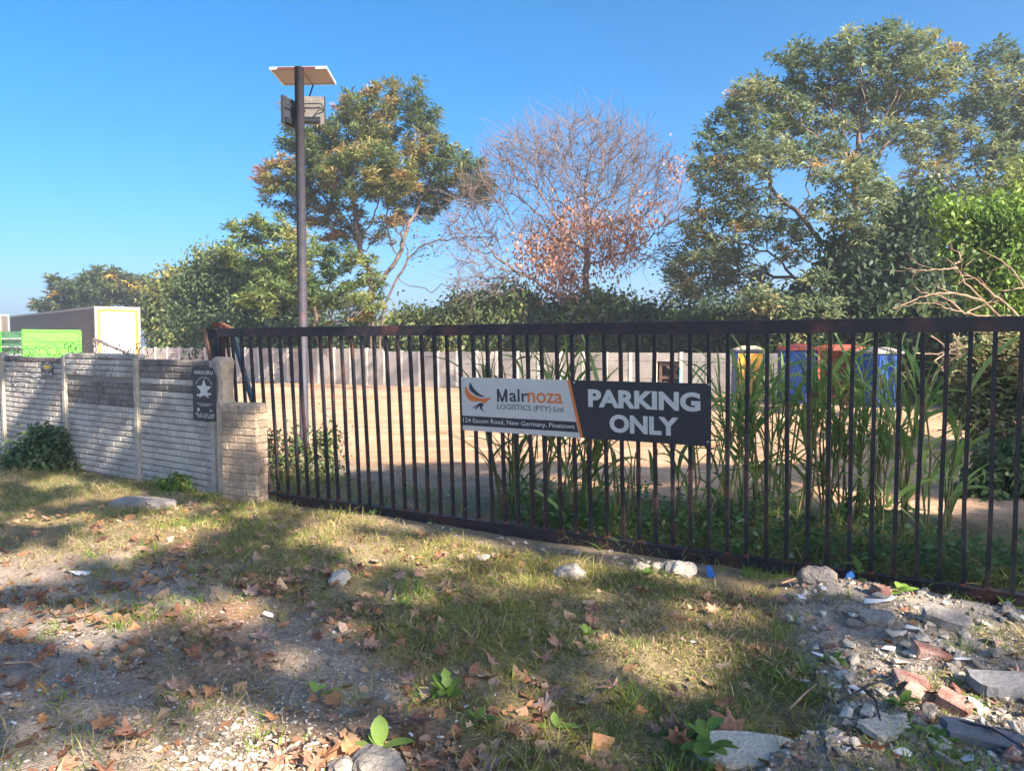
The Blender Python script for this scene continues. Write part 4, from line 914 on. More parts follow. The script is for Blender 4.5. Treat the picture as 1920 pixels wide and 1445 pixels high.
# right side near shrubs
tree('lime_bush', 'bright lime-green leafy bush catching the sun at the right edge', [B0(1850, 15.5), T(1850, 640, 15.5), T(1850, 560, 15.5)], 15.5,
     [(1840, 420, 60, 50), (1800, 470, 50, 40), (1780, 400, 30, 35), (1880, 500, 60, 60), (1900, 560, 60, 50), (1850, 530, 50, 50), (1930, 440, 60, 80)], 600, 34, .12, .036, .15,
     [(.05, .09, .02), (.09, .155, .025), (.15, .22, .035)], [1.5, 3, 2], 61, D=.25, dk=.4, tip=.007, rmax=.09, feather=False, shell=.3, cat='shrub', thin=.012, extra=260)
tree('feathery_bush', 'tall grey-green feathery bush behind the lime bush at the right edge', [B0(1900, 17), T(1900, 640, 17), T(1900, 500, 17)], 17,
     [(1890, 350, 50, 45), (1850, 400, 35, 35), (1940, 380, 60, 90), (1910, 460, 50, 60)], 300, 26, .26, .03, .14, [(.07, .115, .045), (.12, .165, .06), (.16, .19, .07)], [1, 2, 1], 62, D=.28, dk=.45, tip=.008, rmax=.09, shell=.3, cat='shrub', thin=.012, extra=60)
tree('pale_thicket', 'pale dusty green thicket inside the yard behind the right gate bars', [B0(1870, 12), T(1870, 760, 12), T(1865, 700, 12)], 12,
     [(1850, 680, 55, 50), (1890, 730, 60, 70), (1840, 780, 50, 50), (1900, 640, 50, 40), (1950, 720, 60, 100), (1880, 820, 70, 40), (1810, 740, 25, 50)], 520, 34, .14, .026, .11,
     [(.09, .12, .06), (.15, .18, .08), (.22, .23, .12), (.20, .15, .09)], [2, 3, 2, 1], 63, D=.2, dk=.3, tip=.005, rmax=.05, shell=.2, cat='shrub', thin=.009, zc=.05, extra=300)
tree('shade_bush', 'dark leafy bush low in the shade at the right gate end', [B0(1900, 8.4), T(1900, 900, 8.4)], 8.4,
     [(1900, 890, 60, 50), (1860, 940, 60, 40), (1950, 900, 60, 80), (1790, 960, 40, 25)], 180, 30, .10, .03, .10, [(.03, .055, .025), (.05, .085, .035), (.08, .12, .045)], [2, 3, 1], 64, D=.15, dk=.25, tip=.004, rmax=.03, feather=False, shell=.2, cat='shrub', thin=.008, zc=.02, extra=200)
# bush by the left wall and leafy weeds by the pillar
tree('wall_bush', 'low dark leafy bush growing against the left wall bay', [B0(80, 10.3), T(80, 880, 10.3)], 10.3,
     [(70, 860, 62, 38), (30, 880, 45, 25), (120, 870, 36, 30), (85, 825, 35, 20), (140, 885, 25, 18), (60, 895, 80, 14)], 260, 30, .085, .022, .075, [(.05, .085, .045), (.08, .12, .06), (.12, .16, .07), (.18, .14, .09)], [2, 3, 1.5, .6], 65, D=.13, dk=.2, tip=.0035, rmax=.02, feather=False, shell=.25, cat='shrub', thin=.007, zc=.01, extra=160)
tree('gate_bush', 'scrubby leafy bush inside the gate at the foot of the light pole', [B0(575, 9.3), T(575, 905, 9.3)], 9.3,
     [(540, 880, 50, 50), (600, 890, 50, 45), (520, 930, 40, 25), (560, 930, 60, 20), (570, 840, 55, 40), (620, 830, 30, 40), (510, 830, 25, 45)], 300, 20, .065, .018, .06, [(.05, .08, .035), (.08, .12, .045), (.13, .155, .06), (.22, .15, .09)], [2, 3, 1.5, .7], 66, D=.12, dk=.19, tip=.003, rmax=.016, feather=False, shell=.1, cat='shrub', thin=.006, zc=.01, extra=60, bias=0)
tree('twiggy_weed', 'thin wispy weed with bare twigs rising over the sand right of the pole', [B0(630, 9.5), T(630, 900, 9.5)], 9.5,
     [(640, 800, 35, 50), (610, 770, 30, 30), (655, 850, 22, 40), (600, 820, 30, 40)], 170, 3, .04, .010, .04, [(.10, .10, .05), (.18, .13, .07)], [1, 1], 67, D=.1, dk=.16, tip=.0028, rmax=.010, feather=False, shell=.0, cat='weed', thin=.005, bias=0)
tree('corner_weed', 'ragged green weed growing at the wall foot left of the pillar', [B0(335, 8.65), T(335, 910, 8.65)], 8.65,
     [(335, 905, 26, 14), (310, 912, 20, 10)], 60, 22, .06, .018, .045, [(.07, .12, .03), (.11, .18, .04), (.18, .20, .05)], [1, 2, 1], 68, D=.07, dk=.12, tip=.003, rmax=.01, feather=False, shell=.0, cat='weed', thin=.006, zc=.01, extra=20, bias=0)
# dead branch tangle at the right
def branchthing(name, label, lines, Y, r0, m='twig', side=6, seed=3):
    rs = np.random.default_rng(seed); o = empty(name, at(lines[0][0][0], lines[0][0][1], Y), label, 'dead branch')
    for pl in lines:
        P = [at(x, y, Y + (dy[0] if dy else 0)) for x, y, *dy in pl]; b = MB(); n = len(P)
        Q_ = []; R_l = []
        for i in range(n - 1):
            for k in range(4): t = k / 4; Q_.append(P[i] * (1 - t) + P[i + 1] * t + rs.normal(0, .006, 3)); R_l.append(r0 * (1 - .75 * (i + t) / (n - 1)))
        Q_.append(P[-1]); R_l.append(r0 * .25); b.tube(Q_, R_l, 6); b.build('branch', M[m], o)
        for k in range(side):
            i = rs.integers(2, len(Q_) - 1); d = nrm(np.array(Q_[i]) - np.array(Q_[i - 1])); e_ = nrm(d + rs.normal(0, .45, 3)); l = rs.uniform(.15, .45)
            b = MB(); b.tube([Q_[i], Q_[i] + e_ * l * .5, Q_[i] + nrm(e_ + rs.normal(0, .4, 3)) * l], [r0 * .3, r0 * .25, r0 * .12], 4); b.build('twig', M[m], o)
    return o
zz = lambda L: [(1660 + x * 260 / 1342, 420 + y * 280 / 1445) for x, y in L]
branchthing('dead_branch', 'bleached forked dead branch rising over the gate top at the right', [zz([(1200, 1000), (1100, 890), (940, 740), (780, 570), (700, 430), (600, 330)]), zz([(1290, 900), (1200, 800), (1060, 690), (940, 590), (860, 520), (760, 470)]), zz([(950, 745), (720, 680), (560, 665), (420, 685), (250, 750), (70, 820)])], 11.0, .019, seed=3, side=4)
branchthing('dead_branch', 'lower spray of thin orange-brown dead branches left of the forked one', [zz([(1000, 900), (760, 860), (620, 820), (500, 770), (400, 765), (265, 760)]), zz([(760, 860), (650, 760), (520, 690), (420, 680), (340, 650), (285, 615)]), zz([(700, 430), (520, 440), (360, 445), (200, 435)]), zz([(780, 860), (960, 780), (1070, 740)]), zz([(670, 385), (735, 350), (700, 270), (640, 235)])], 10.7, .013, seed=4, side=4)
branchthing('dead_branch', 'dry orange twigs hanging behind the bars under the dead branch', [zz([(440, 1080), (560, 1160), (700, 1160)]), zz([(660, 1060), (700, 1150), (780, 1200)]), zz([(480, 1320), (620, 1220), (740, 1190)]), zz([(300, 1250), (560, 1250), (780, 1260)]), zz([(470, 1320), (560, 1400), (640, 1440)])], 10.4, .010, seed=5, side=3)
branchthing('dead_branch', 'single curved dead twig arching at the right edge above the gate', [zz([(1340, 600), (1240, 450), (1120, 350), (1000, 290), (900, 240)]), zz([(1342, 615), (1240, 635), (1120, 645)])], 12.0, .012, seed=6, side=3)

# ------------------------------------------------------------------ ribbons: grass and reeds
def ribbons(P0, d, L, wd, bend, ns, side=None):
    """P0 (n,3), d unit start dir, bend: downward curl"""
    n = len(P0); t = np.linspace(0, 1, ns + 1)
    if side is None:
        side = np.cross(d, np.array([0, 0, 1.])); side = nrm(side + np.random.default_rng(1).normal(0, .3, side.shape))
    Vv = np.zeros((n, ns + 1, 2, 3)); hd = d.copy(); hd[:, 2] = 0; hd = nrm(hd)
    for i, tt in enumerate(t):
        p = P0 + d * (L * tt)[:, None] + hd * (L * bend * tt ** 2 * .5)[:, None]; p[:, 2] -= L * bend * tt ** 2.2 * .75
        wv = wd * (1 - tt ** 1.6) * (0.55 + .45 * min(1, tt * 5)) + .0004
        Vv[:, i, 0] = p - side * wv[:, None] * .5; Vv[:, i, 1] = p + side * wv[:, None] * .5
    base = (np.arange(n) * (ns + 1) * 2)[:, None]; k = np.arange(ns)[None] * 2
    Fq = np.stack([base + k, base + k + 1, base + k + 3, base + k + 2], -1).reshape(-1, 4); return Vv.reshape(-1, 3), Fq
rg = np.random.default_rng(77)
def grass_field(name, label, N, rlo, rhi, amin, amax, dens, hfun, wd, colfun, bendr=(.2, 1.1), ns=2, tuft=0.05, per=5):
    r_ = rg.uniform(rlo, rhi, N); a_ = np.radians(rg.uniform(amin, amax, N)); x = r_ * np.sin(a_); y = r_ * np.cos(a_)
    k = rg.random(N) < dens(x, y); x = x[k]; y = y[k]
    x = np.repeat(x, per) + rg.normal(0, tuft, len(x) * per); y = np.repeat(y, per) + rg.normal(0, tuft, len(y) * per)
    z = hgt(x, y); n = len(x); th = rg.uniform(0, 2 * pi, n); tilt = np.abs(rg.normal(0, .5, n)) + .08
    d = np.stack([np.sin(tilt) * np.cos(th), np.sin(tilt) * np.sin(th), np.cos(tilt)], 1)
    L = hfun(x, y) * rg.uniform(.45, 1.3, n); w_ = wd * rg.uniform(.6, 1.3, n)
    v, f = ribbons(np.stack([x, y, z - .005], 1), d, L, w_, rg.uniform(*bendr, n), ns)
    c = colfun(x, y); v_ = np.repeat(c, (ns + 1) * 2, 0)
    return tag(link(name, npmesh(name, v, f, M['grass'], v_)), label, None, None, 'stuff')
def gcol(x, y):
    n = len(x); t = np.clip(sstep(.35, .65, fbm(x * 1.4, y * 1.4, 13)) * .85 + rg.normal(0, .25, n), 0, 1)[:, None]
    g = np.array([.135, .205, .045]) * (1 - t) + np.array([.33, .32, .09]) * t
    st = (rg.random(n) < .22 + .33 * sstep(.45, .65, fbm(x * .9 + 9, y * .9, 29)))[:, None]
    return np.where(st, np.array([.56, .44, .26]) * rg.uniform(.7, 1.1, (n, 1)), g * rg.uniform(.75, 1.25, (n, 1)))
def front_dens(x, y):
    px, py = projn(x, y); bd_ = beyond(x, y)
    wl = (x - WA[0]) * WN[0] + (y - WA[1]) * WN[1]          # >0 in front of the wall
    s_ = soil_mask(px, py); q = fbm(x * 1.6, y * 1.6, 91)
    dn = .65 * sstep(.30, .50, q) + .35
    dn = dn * (1 - s_ * .90) + s_ * .10 * sstep(.5, .6, q)
    dn = dn * (1 - rubble_mask(px, py) * (.9 - .6 * sstep(.5, .62, fbm(x * 2.6, y * 2.6, 93))))
    bare = .7 * np.exp(-((px - 1060) / 420) ** 4 - ((py - (1003 + (px - 900) * .135)) / 20) ** 2)      # scuffed strip under the gate rail
    dn = dn * (1 - .8 * bare)
    return np.where((bd_ < -.03) & (wl > .02) & (x > -13), dn, 0)
def front_h(x, y):
    return .065 + .085 * sstep(.4, .7, fbm(x * 1.1, y * 1.1, 57)) + .03 * np.exp(-((x * WN[0] + y * WN[1] - (WA[0] * WN[0] + WA[1] * WN[1])) / .3) ** 2)
grass_field('verge_grass', 'short patchy green and straw-coloured grass on the verge in front of the gate', 62000, 2.6, 13.5, -43, 40, front_dens, front_h, .0065, gcol, per=5, tuft=.035)
def tuft_col(x, y):
    n = len(x); t = rg.random((n, 1)); return np.array([.17, .28, .05]) * (1 - t) + np.array([.27, .38, .07]) * t  # brighter green of the tufts, mixed at random per blade
def tuft_dens(x, y):
    px, py = projn(x, y); v_ = sstep(.62, .70, fbm(x * 3.1, y * 3.1, 123)); return np.where((beyond(x, y) < -.05), v_ * (1 - soil_mask(px, py) * .6) * (1 - rubble_mask(px, py) * .5), 0)
grass_field('grass_tufts', 'brighter green upright grass tufts scattered over the verge', 16000, 2.6, 9, -40, 38, tuft_dens, lambda x, y: .10 + 0 * x, .006, tuft_col, (.1, .7), 3, .03, 6)
def back_dens(x, y):
    px, py = projn(x, y); bd_ = beyond(x, y); m = sstep(930, 1060, px) * (1 - sstep(0.9, 1.7, bd_)) + .12 * (1 - sstep(.7, 1.4, bd_)) + .5 * np.exp(-((px - 560) / 80) ** 2) * (1 - sstep(.8, 1.6, bd_))
    return np.where((bd_ > .05) & (px > 480), np.clip(m, 0, 1) * (.35 + .65 * sstep(.35, .55, fbm(x * 2, y * 2, 71))), 0)
def back_col(x, y):
    n = len(x); t = rg.random((n, 1)); g = np.array([.11, .18, .05]) * (1 - t) + np.array([.24, .31, .08]) * t
    return np.where(rg.random((n, 1)) < .25, np.array([[.42, .34, .18]]), g)
grass_field('weedy_undergrowth', 'long dark weedy grass under the reeds behind the gate', 21000, 4.6, 11, -20, 42, back_dens, lambda x, y: .16 + .22 * fbm(x * 1.5, y * 1.5, 4), .009, back_col, (.3, 1.2), 3, .05, 5)
def rim_dens(x, y):
    d_ = (x - BA[0]) * BN[0] + (y - BA[1]) * BN[1]; return np.where((d_ > .05) & (d_ < .9), .5 * sstep(.4, .6, fbm(x * .5, y * .5, 6)) * (x > -6), 0)
grass_field('wall_foot_grass', 'yellow and green grass fringe along the foot of the back wall', 26000, 20, 36, -16, 34, rim_dens, lambda x, y: .16 + 0 * x, .02, lambda x, y: np.where(rg.random((len(x), 1)) < .6, np.array([[.45, .36, .15]]), np.array([[.12, .18, .05]])), (.2, 1), 2, .08, 4)
# broad low leaves in the undergrowth (one mass)
n = 2600; x = rg.uniform(-.3, 5.6, n); y = rg.uniform(4.6, 9, n); bd_ = beyond(x, y); k = (bd_ > .06) & (bd_ < 1.2) & (projn(x, y)[0] > 960); x = x[k]; y = y[k]
C = np.stack([x, y, hgt(x, y) + rg.uniform(.02, .28, len(x)) * fbm(x * 3, y * 3, 8) * 1.6], 1)
v, f, c = leaves(rg, C, 4, .07, .024, .03, .4, .3, palette(rg, C, [(.05, .09, .035), (.08, .14, .055), (.14, .21, .07)], [2, 3, 1], 1.2, 5), True)
tag(link('undergrowth_leaves', npmesh('undergrowth_leaves', v, f, M['foliage'], c)), 'low broadleaf ground cover behind the gate rail', kind='stuff')

# reeds: every clump a thing; nearest blades are parts, the rest one foliage part
def reed_clump(px, pb, ht, lean, nb, label, seed, spread=.16, nfront=16, wdm=1.0):
    rs = np.random.default_rng(seed); b0 = gp(px, pb); b0[2] = float(hgt(b0[0], b0[1])); o = empty('reed_clump', b0, label, 'reed clump', 'tall reeds behind the gate')
    nst = max(5, nb // 9); sx = rs.normal(0, spread, (nst, 2)); tops = []
    b = MB()
    for i in range(nst):
        p = b0 + np.array([sx[i, 0], sx[i, 1], -.02]); h_ = ht * rs.uniform(.5, .85); q = p + np.array([lean * h_ + rs.normal(0, .10) * h_, rs.normal(0, .08) * h_, h_]); mid = (p + q) / 2 + rs.normal(0, .03, 3)
        b.tube([p, mid, q], [.010, .009, .005], 5); tops.append((p, mid, q))
    b.build('stems', M['reed_dry'], o)['kind'] = 'stuff'
    P = []; Dr = []; Ls = []
    for k in range(nb):
        p, mid, q = tops[rs.integers(nst)]; t = rs.uniform(.0, 1.0) ** .6; pt = (p * (1 - t) + q * t) if rs.random() < .9 else p
        th = rs.uniform(0, 2 * pi); tl = rs.uniform(.12, .75) * (1.15 - .5 * t); P.append(pt); Dr.append([sin(tl) * cos(th) + lean * .5, sin(tl) * sin(th), cos(tl)]); Ls.append(rs.uniform(.45, .95) * (.6 + .25 * ht))
    P = np.array(P); Dr = nrm(np.array(Dr)); Ls = np.minimum(np.array(Ls), (ht * 1.08 - (P[:, 2] - b0[2])) / np.maximum(Dr[:, 2], .3) * 1.0 + .15); Ls = np.maximum(Ls, .25)
    wd_ = rs.uniform(.014, .042, nb) * wdm; bend = rs.uniform(.15, .9, nb)
    side = nrm(np.cross(Dr, np.array([0, 0, 1.])) + rs.normal(0, .5, (nb, 3)))
    order = np.argsort(P[:, 1])
    for k in order[:nfront]:
        v, f = ribbons(P[k:k + 1], Dr[k:k + 1], Ls[k:k + 1], wd_[k:k + 1] * 1.15, bend[k:k + 1], 7, side[k:k + 1]); link('leaf', npmesh('leaf', v, f, M['reed_dry'] if rs.random() < .2 else M['reed'], None, True), o)
    kk = order[nfront:]
    v, f = ribbons(P[kk], Dr[kk], Ls[kk], wd_[kk], bend[kk], 6, side[kk]); tag(link('foliage', npmesh('foliage', v, f, M['reed'], None, True), o), kind='stuff')
reeds = [(965, 965, 1.7, -.05, 90, 'slender reed clump just left of the silver half of the sign'), (1010, 968, 1.85, .02, 110, 'reed clump behind the silver half of the sign'), (1062, 972, 1.85, .03, 90, 'reed clump behind the join of the two sign halves'),
         (1120, 978, 2.05, .0, 55, 'single tall reed shoot poking above the gate rail over the sign'), (1180, 985, 1.2, -.02, 26, 'short reed clump hidden below the word parking'), (1240, 985, 1.2, .03, 26, 'short reed clump under the word only'), (1310, 985, 1.5, .10, 40, 'reed clump at the right end of the sign'),
         (1375, 985, 1.75, .02, 100, 'dense reed clump in front of the yellow cabin'), (1430, 990, 1.7, -.04, 100, 'reed clump between the yellow and the blue cabin'), (1490, 985, 1.8, .02, 110, 'broad reed clump in front of the blue cabin with a red roof'),
         (1550, 985, 1.85, .0, 110, 'tallest dense reed clump in front of the red cabin'), (1610, 990, 1.75, .06, 100, 'arching reed clump at the right side of the red cabin'), (1665, 1000, 1.85, .03, 70, 'reed clump in front of the rightmost blue cabin'), (1710, 1010, 1.8, .02, 60, 'pale broad-bladed reeds right of the last blue cabin'), (1780, 1000, 1.2, .02, 40, 'sparse short reeds near the right gate end')]
for i, r_ in enumerate(reeds): reed_clump(*r_[:4], int(r_[4] * (.9 if 9 <= i <= 12 else .66)), r_[5], 300 + i, spread=.12, nfront=15, wdm=1.7 if i in (3, 13) else 1.2)

# ================================================================== things on the ground
rl = np.random.default_rng(99)
def leaf_mesh(name, mtl, seed):
    r = np.random.default_rng(seed)
    half = [(0, 1.0), (14, .66), (22, .62), (40, .92), (52, .56), (66, .5), (88, .80), (104, .46), (128, .34), (150, .42), (170, .12)]
    pts = half + [(360 - a, q) for a, q in half[:0:-1]]
    v = [(0, 0, 0)]; cu = r.uniform(.1, .9); cx = r.uniform(-.7, .7); tw = r.uniform(0, pi)
    for a, q in pts:
        q *= r.uniform(.85, 1.12); a = radians(a + r.normal(0, 3)); x = q * sin(a) * .9; y = q * cos(a)
        v.append((x, y, cu * (x * cos(tw) + y * sin(tw)) ** 2 + cx * (x * y) * .5 + r.normal(0, .05)))
    n = len(pts); f = [(0, 1 + (i + 1) % n, 1 + i) for i in range(n)]
    v += [(.02, -.1, 0), (-.02, -.1, 0), (0, -.75, r.uniform(-.05, .2))]; f.append((n + 1, n + 2, n + 3))
    me = bpy.data.meshes.new(name); me.from_pydata([(a * .5, b_ * .5, c_ * .5) for a, b_, c_ in v], [], f); me.materials.append(M[mtl]); me.update(); return me
LM = {k: [leaf_mesh('dry_leaf', k, 10 * i + j) for j in range(5)] for i, k in enumerate(('leaf_a', 'leaf_b', 'leaf_c', 'leaf_d'))}
def hz(x, y): return float(hgt(np.array([x]), np.array([y]))[0])
def place(me, name, x, y, z, size, rot, label, cat, group=None):
    o = bpy.data.objects.new(name, me); COL.objects.link(o); o.location = (x, y, z); o.scale = (size,) * 3 if not hasattr(size, '__len__') else size; o.rotation_euler = rot
    return tag(o, label, cat, group)
LCOL = {'leaf_a': 'tan', 'leaf_b': 'dark brown', 'leaf_c': 'orange', 'leaf_d': 'greyish'}
LMK = [('the knobbly pale rock', 636, 1086), ('the rounded rock below the gate rail', 1064, 1086), ('the brick pillar', 455, 945), ('the flat slab by the wall', 268, 955), ('the big light green weed', 712, 1392), ('the gravel patch', 490, 1410),
       ('the lobed weed', 840, 1310), ('the small light green weed', 600, 1296), ('the paired-leaf weed', 1040, 1352), ('the pale slab at the bottom', 1405, 1412), ('the three red bricks', 1735, 1310), ('the biggest rubble rock', 1530, 1120), ('the big flat leaf', 250, 1380),
       ('the middle gate rail', 900, 1010), ('the wall bush', 80, 900), ('the pale sheet fragment', 150, 1071), ('the left picture edge', 10, 1220), ('the dark paving slab', 1885, 1318), ('the leafy upright weed', 1325, 1430), ('the white plastic scrap', 500, 1155), ('the sunlit grass patch', 1240, 1220), ('the largest white shard', 1642, 1172), ('the bottom white shard', 1620, 1378), ('the left worn track', 60, 1380)]
ORD = ['nearest', 'second', 'third', 'fourth', 'fifth', 'sixth', 'seventh', 'eighth', 'ninth', 'tenth', 'eleventh', 'twelfth', 'thirteenth', 'fourteenth', 'fifteenth', 'sixteenth']
pending = []
def name_by_place():
    # one label per thing: its look, and its rank outwards from a landmark on one side of it
    by = {}
    for o, look in pending:
        px_, py_ = projn(np.array([o.location.x]), np.array([o.location.y]), o.location.z); px_, py_ = float(px_[0]), float(py_[0])
        best = min(LMK, key=lambda l: (l[1] - px_) ** 2 + ((l[2] - py_) * 2) ** 2); dx, dy = px_ - best[1], (py_ - best[2]) * 2
        side = ('right of' if dx > 0 else 'left of') if abs(dx) > abs(dy) else ('in front of' if dy > 0 else 'behind')
        by.setdefault((look, side, best[0]), []).append((dx * dx + dy * dy, o))
    for (look, side, lm), L in by.items():
        L.sort(key=lambda q: q[0])
        for i, (_, o) in enumerate(L):
            o['label'] = ('%s %s %s' % (look, side, lm)) if len(L) == 1 else ('%s %s %s, %s%s' % (look, side, lm, ORD[min(i, 15)], '' if i == 0 else ' nearest'))
cnt = 0
def leaf_dens(x, y):
    px, py = projn(x, y); q = fbm(x * 1.5, y * 1.5, 201)
    return np.clip(.16 + .75 * soil_mask(px, py + 60) * sstep(.38, .6, q) * (1 - sstep(380, 120, px - (py - 1445) * -.2) * .75) + .25 * sstep(.6, .7, q), 0, 1) * (1 - .6 * rubble_mask(px, py))
while cnt < 290:
    r_ = rl.uniform(2.75, 8.6); a_ = radians(rl.uniform(-38, 36)); x = r_ * sin(a_); y = r_ * cos(a_)
    if beyond(x, y) > -.12 or (x - WA[0]) * WN[0] + (y - WA[1]) * WN[1] < .15: continue
    if rl.random() > float(leaf_dens(np.array([x]), np.array([y]))[0]): continue
    k = rl.choice(['leaf_a', 'leaf_b', 'leaf_c', 'leaf_d'], p=[.42, .20, .13, .25]); s_ = rl.uniform(.09, .19)
    c = {'leaf_a': 'tan', 'leaf_b': 'dark brown', 'leaf_c': 'orange', 'leaf_d': 'greyish'}[k]
    zone = 'bare soil at the front left' if soil_mask(*projn(x, y)) > .5 else ('rubble heap' if rubble_mask(*projn(x, y)) > .4 else 'grass before the gate')
    place(LM[k][rl.integers(5)], 'dry_leaf', x, y, hz(x, y) + .012 + .1 * s_, s_, (rl.normal(0, .35), rl.normal(0, .35), rl.uniform(0, 6.28)), 'fallen leaf', 'dry leaf', 'fallen plane leaves on the verge')
    pending.append((bpy.context.scene.collection.objects[-1], '%s %s fallen leaf' % ('small' if s_ < .12 else ('big' if s_ > .16 else 'middling'), c))); cnt += 1
for px, py, s_, k, lab in ((772, 1352, .30, 'leaf_b', 'largest dark brown fallen leaf beside the light green weed'), (515, 1350, .13, 'leaf_c', 'bright orange leaf on the left edge of the white gravel'), (612, 1418, .17, 'leaf_c', 'folded orange-brown leaf lying in the white gravel'), (188, 1368, .16, 'leaf_c', 'rounded orange leaf at the bottom left soil'),
                           (250, 1380, .27, 'leaf_a', 'big flat star-shaped leaf on the bottom left soil'), (1048, 1215, .20, 'leaf_a', 'upright tan leaf at the left end of the sunlit grass'), (690, 1212, .17, 'leaf_a', 'large tan leaf in the middle of the grass'), (1020, 1325, .17, 'leaf_d', 'pale star-shaped leaf above the twin-leaf weed'),
                           (1380, 1375, .24, 'leaf_a', 'brown leaf resting on the pale concrete slab'), (470, 1215, .16, 'leaf_a', 'leaf standing on the sunlit reddish soil')):
    g_ = gp(px, py); place(LM[k][rl.integers(5)], 'dry_leaf', g_[0], g_[1], hz(g_[0], g_[1]) + .03, s_, (rl.uniform(.1, .5), rl.normal(0, .3), rl.uniform(0, 6.28)), lab, 'dry leaf')
# the rest of the litter: one mass
def scatter_mesh(name, label, N, dens, size, protos, colf, lift=.004, rl_=2.7, rh_=9, tilt=.5, a0=-40, a1=40):
    r_ = rl.uniform(rl_, rh_, N); a_ = np.radians(rl.uniform(a0, a1, N)); x = r_ * np.sin(a_); y = r_ * np.cos(a_); k = rl.random(N) < dens(x, y); x = x[k]; y = y[k]; n = len(x); Vs = []; Fs = []; Cs = []; o = 0
    z = hgt(x, y); s_ = size(n); th = rl.uniform(0, 2 * pi, n); t1_ = rl.normal(0, tilt, n); t2_ = rl.normal(0, tilt, n); which = rl.integers(len(protos), size=n); cl = colf(n, x, y)
    for w_, (pv, pf) in enumerate(protos):
        s = which == w_; m = s.sum()
        if m == 0: continue
        Vp = np.array(pv)[None] * s_[s][:, None, None]; X0 = Vp[..., 0]; Y0 = Vp[..., 1]; Z0 = Vp[..., 2]
        ct, st = np.cos(t1_[s])[:, None], np.sin(t1_[s])[:, None]; Y1 = Y0 * ct - Z0 * st; Z1 = Y0 * st + Z0 * ct
        ct, st = np.cos(t2_[s])[:, None], np.sin(t2_[s])[:, None]; X1 = X0 * ct + Z1 * st; Z2 = -X0 * st + Z1 * ct
        ct, st = np.cos(th[s])[:, None], np.sin(th[s])[:, None]; X2 = X1 * ct - Y1 * st; Y2 = X1 * st + Y1 * ct
        VV = np.stack([X2 + x[s][:, None], Y2 + y[s][:, None], Z2 + z[s][:, None] + lift], -1).reshape(-1, 3)
        FF = (np.array(pf)[None] + (np.arange(m) * len(pv))[:, None, None]).reshape(-1, 3) + o; Vs.append(VV); Fs.append(FF); Cs.append(np.repeat(cl[s], len(pv), 0)); o += len(VV)
    return tag(link(name, npmesh(name, np.concatenate(Vs), np.concatenate(Fs), M['stuffcol'], np.concatenate(Cs))), label, None, None, 'stuff')
def proto(me): return [tuple(v.co) for v in me.vertices], [tuple(p.vertices) for p in me.polygons]
def frag(seed):
    r = np.random.default_rng(seed); n = 7; cu = r.uniform(.3, 1.3); v = [(0, 0, 0)]
    for k in range(n):
        a = 2 * pi * k / n + r.normal(0, .2); q = r.uniform(.22, .6); x, y = q * cos(a) * r.uniform(.6, 1), q * sin(a); v.append((x, y, cu * x * x + r.normal(0, .05)))
    return v, [(0, 1 + k, 1 + (k + 1) % n) for k in range(n)]
leafP = [proto(LM['leaf_a'][j]) for j in range(2)] + [frag(70 + j) for j in range(6)]
def pickcol(cols):
    cols = np.array(cols)
    return lambda n, x, y: cols[rl.integers(len(cols), size=n)] * rl.uniform(.75, 1.2, (n, 1))
scatter_mesh('leaf_litter', 'thin scatter of small broken dead leaves among the grass and soil', 15000, lambda x, y: leaf_dens(x, y) * (beyond(x, y) < -.05) * ((x - WA[0]) * WN[0] + (y - WA[1]) * WN[1] > .1), lambda n: rl.uniform(.025, .11, n), leafP, pickcol([(.40, .24, .16), (.27, .14, .09), (.46, .32, .22), (.34, .25, .20), (.45, .24, .13)]), .008)
def hullmesh(name, seed, flat=1.0, npt=13, mtl='stone'):
    r = np.random.default_rng(seed); bm = bmesh.new()
    for k in range(npt):
        p = r.uniform(-.5, .5, 3); p = p / (np.abs(p).max() ** .45 + .25) * .62; bm.verts.new((p[0] * 1.3, p[1], p[2] * flat))
    bmesh.ops.convex_hull(bm, input=bm.verts[:]); 
    bmesh.ops.delete(bm, geom=[v for v in bm.verts if not v.link_faces], context='VERTS'); bmesh.ops.triangulate(bm, faces=bm.faces[:])
    me = bpy.data.meshes.new(name); bm.to_mesh(me); bm.free(); me.materials.append(M[mtl]); return me
HM = {k: [hullmesh(n_, 50 * i + j, fl, 11, k) for j in range(6)] for i, (k, n_, fl) in enumerate((('stone', 'stone', .7), ('stone_pale', 'stone', .6), ('chip', 'gravel_chip', .45), ('tile', 'tile_shard', .12), ('brick_red', 'brick_fragment', .6)))}
hp = [proto(HM['stone'][j]) for j in range(4)] + [proto(HM['chip'][j]) for j in range(4)]
def gravel_patch(px, py): return np.exp(-(((px - 520) / 210) ** 2 + ((py - 1420) / 78) ** 2) ** 1.3)
scatter_mesh('rubble_gravel', 'small broken stone and mortar crumbs over the rubble heap', 15000, lambda x, y: rubble_mask(*projn(x, y)) * (.25 + .7 * sstep(.4, .6, fbm(x * 2.2, y * 2.2, 610))) * (beyond(x, y) < -.02), lambda n: (.007 + .055 * rl.random(n) ** 3.5), hp, pickcol([(.38, .335, .29), (.30, .26, .22), (.50, .45, .39), (.24, .205, .175), (.42, .35, .29), (.33, .20, .15), (.62, .60, .57), (.33, .29, .25)]), .004, 2.7, 6.5, .6, 8, 42)
scatter_mesh('white_gravel', 'pale crushed plaster and gravel patch at the bottom left', 9000, lambda x, y: gravel_patch(*projn(x, y)), lambda n: .008 + .04 * rl.random(n) ** 2, hp[4:], pickcol([(.66, .57, .47), (.74, .67, .58), (.48, .41, .34), (.58, .48, .38)]), .004, 2.6, 4.2, .4, -30, 2)
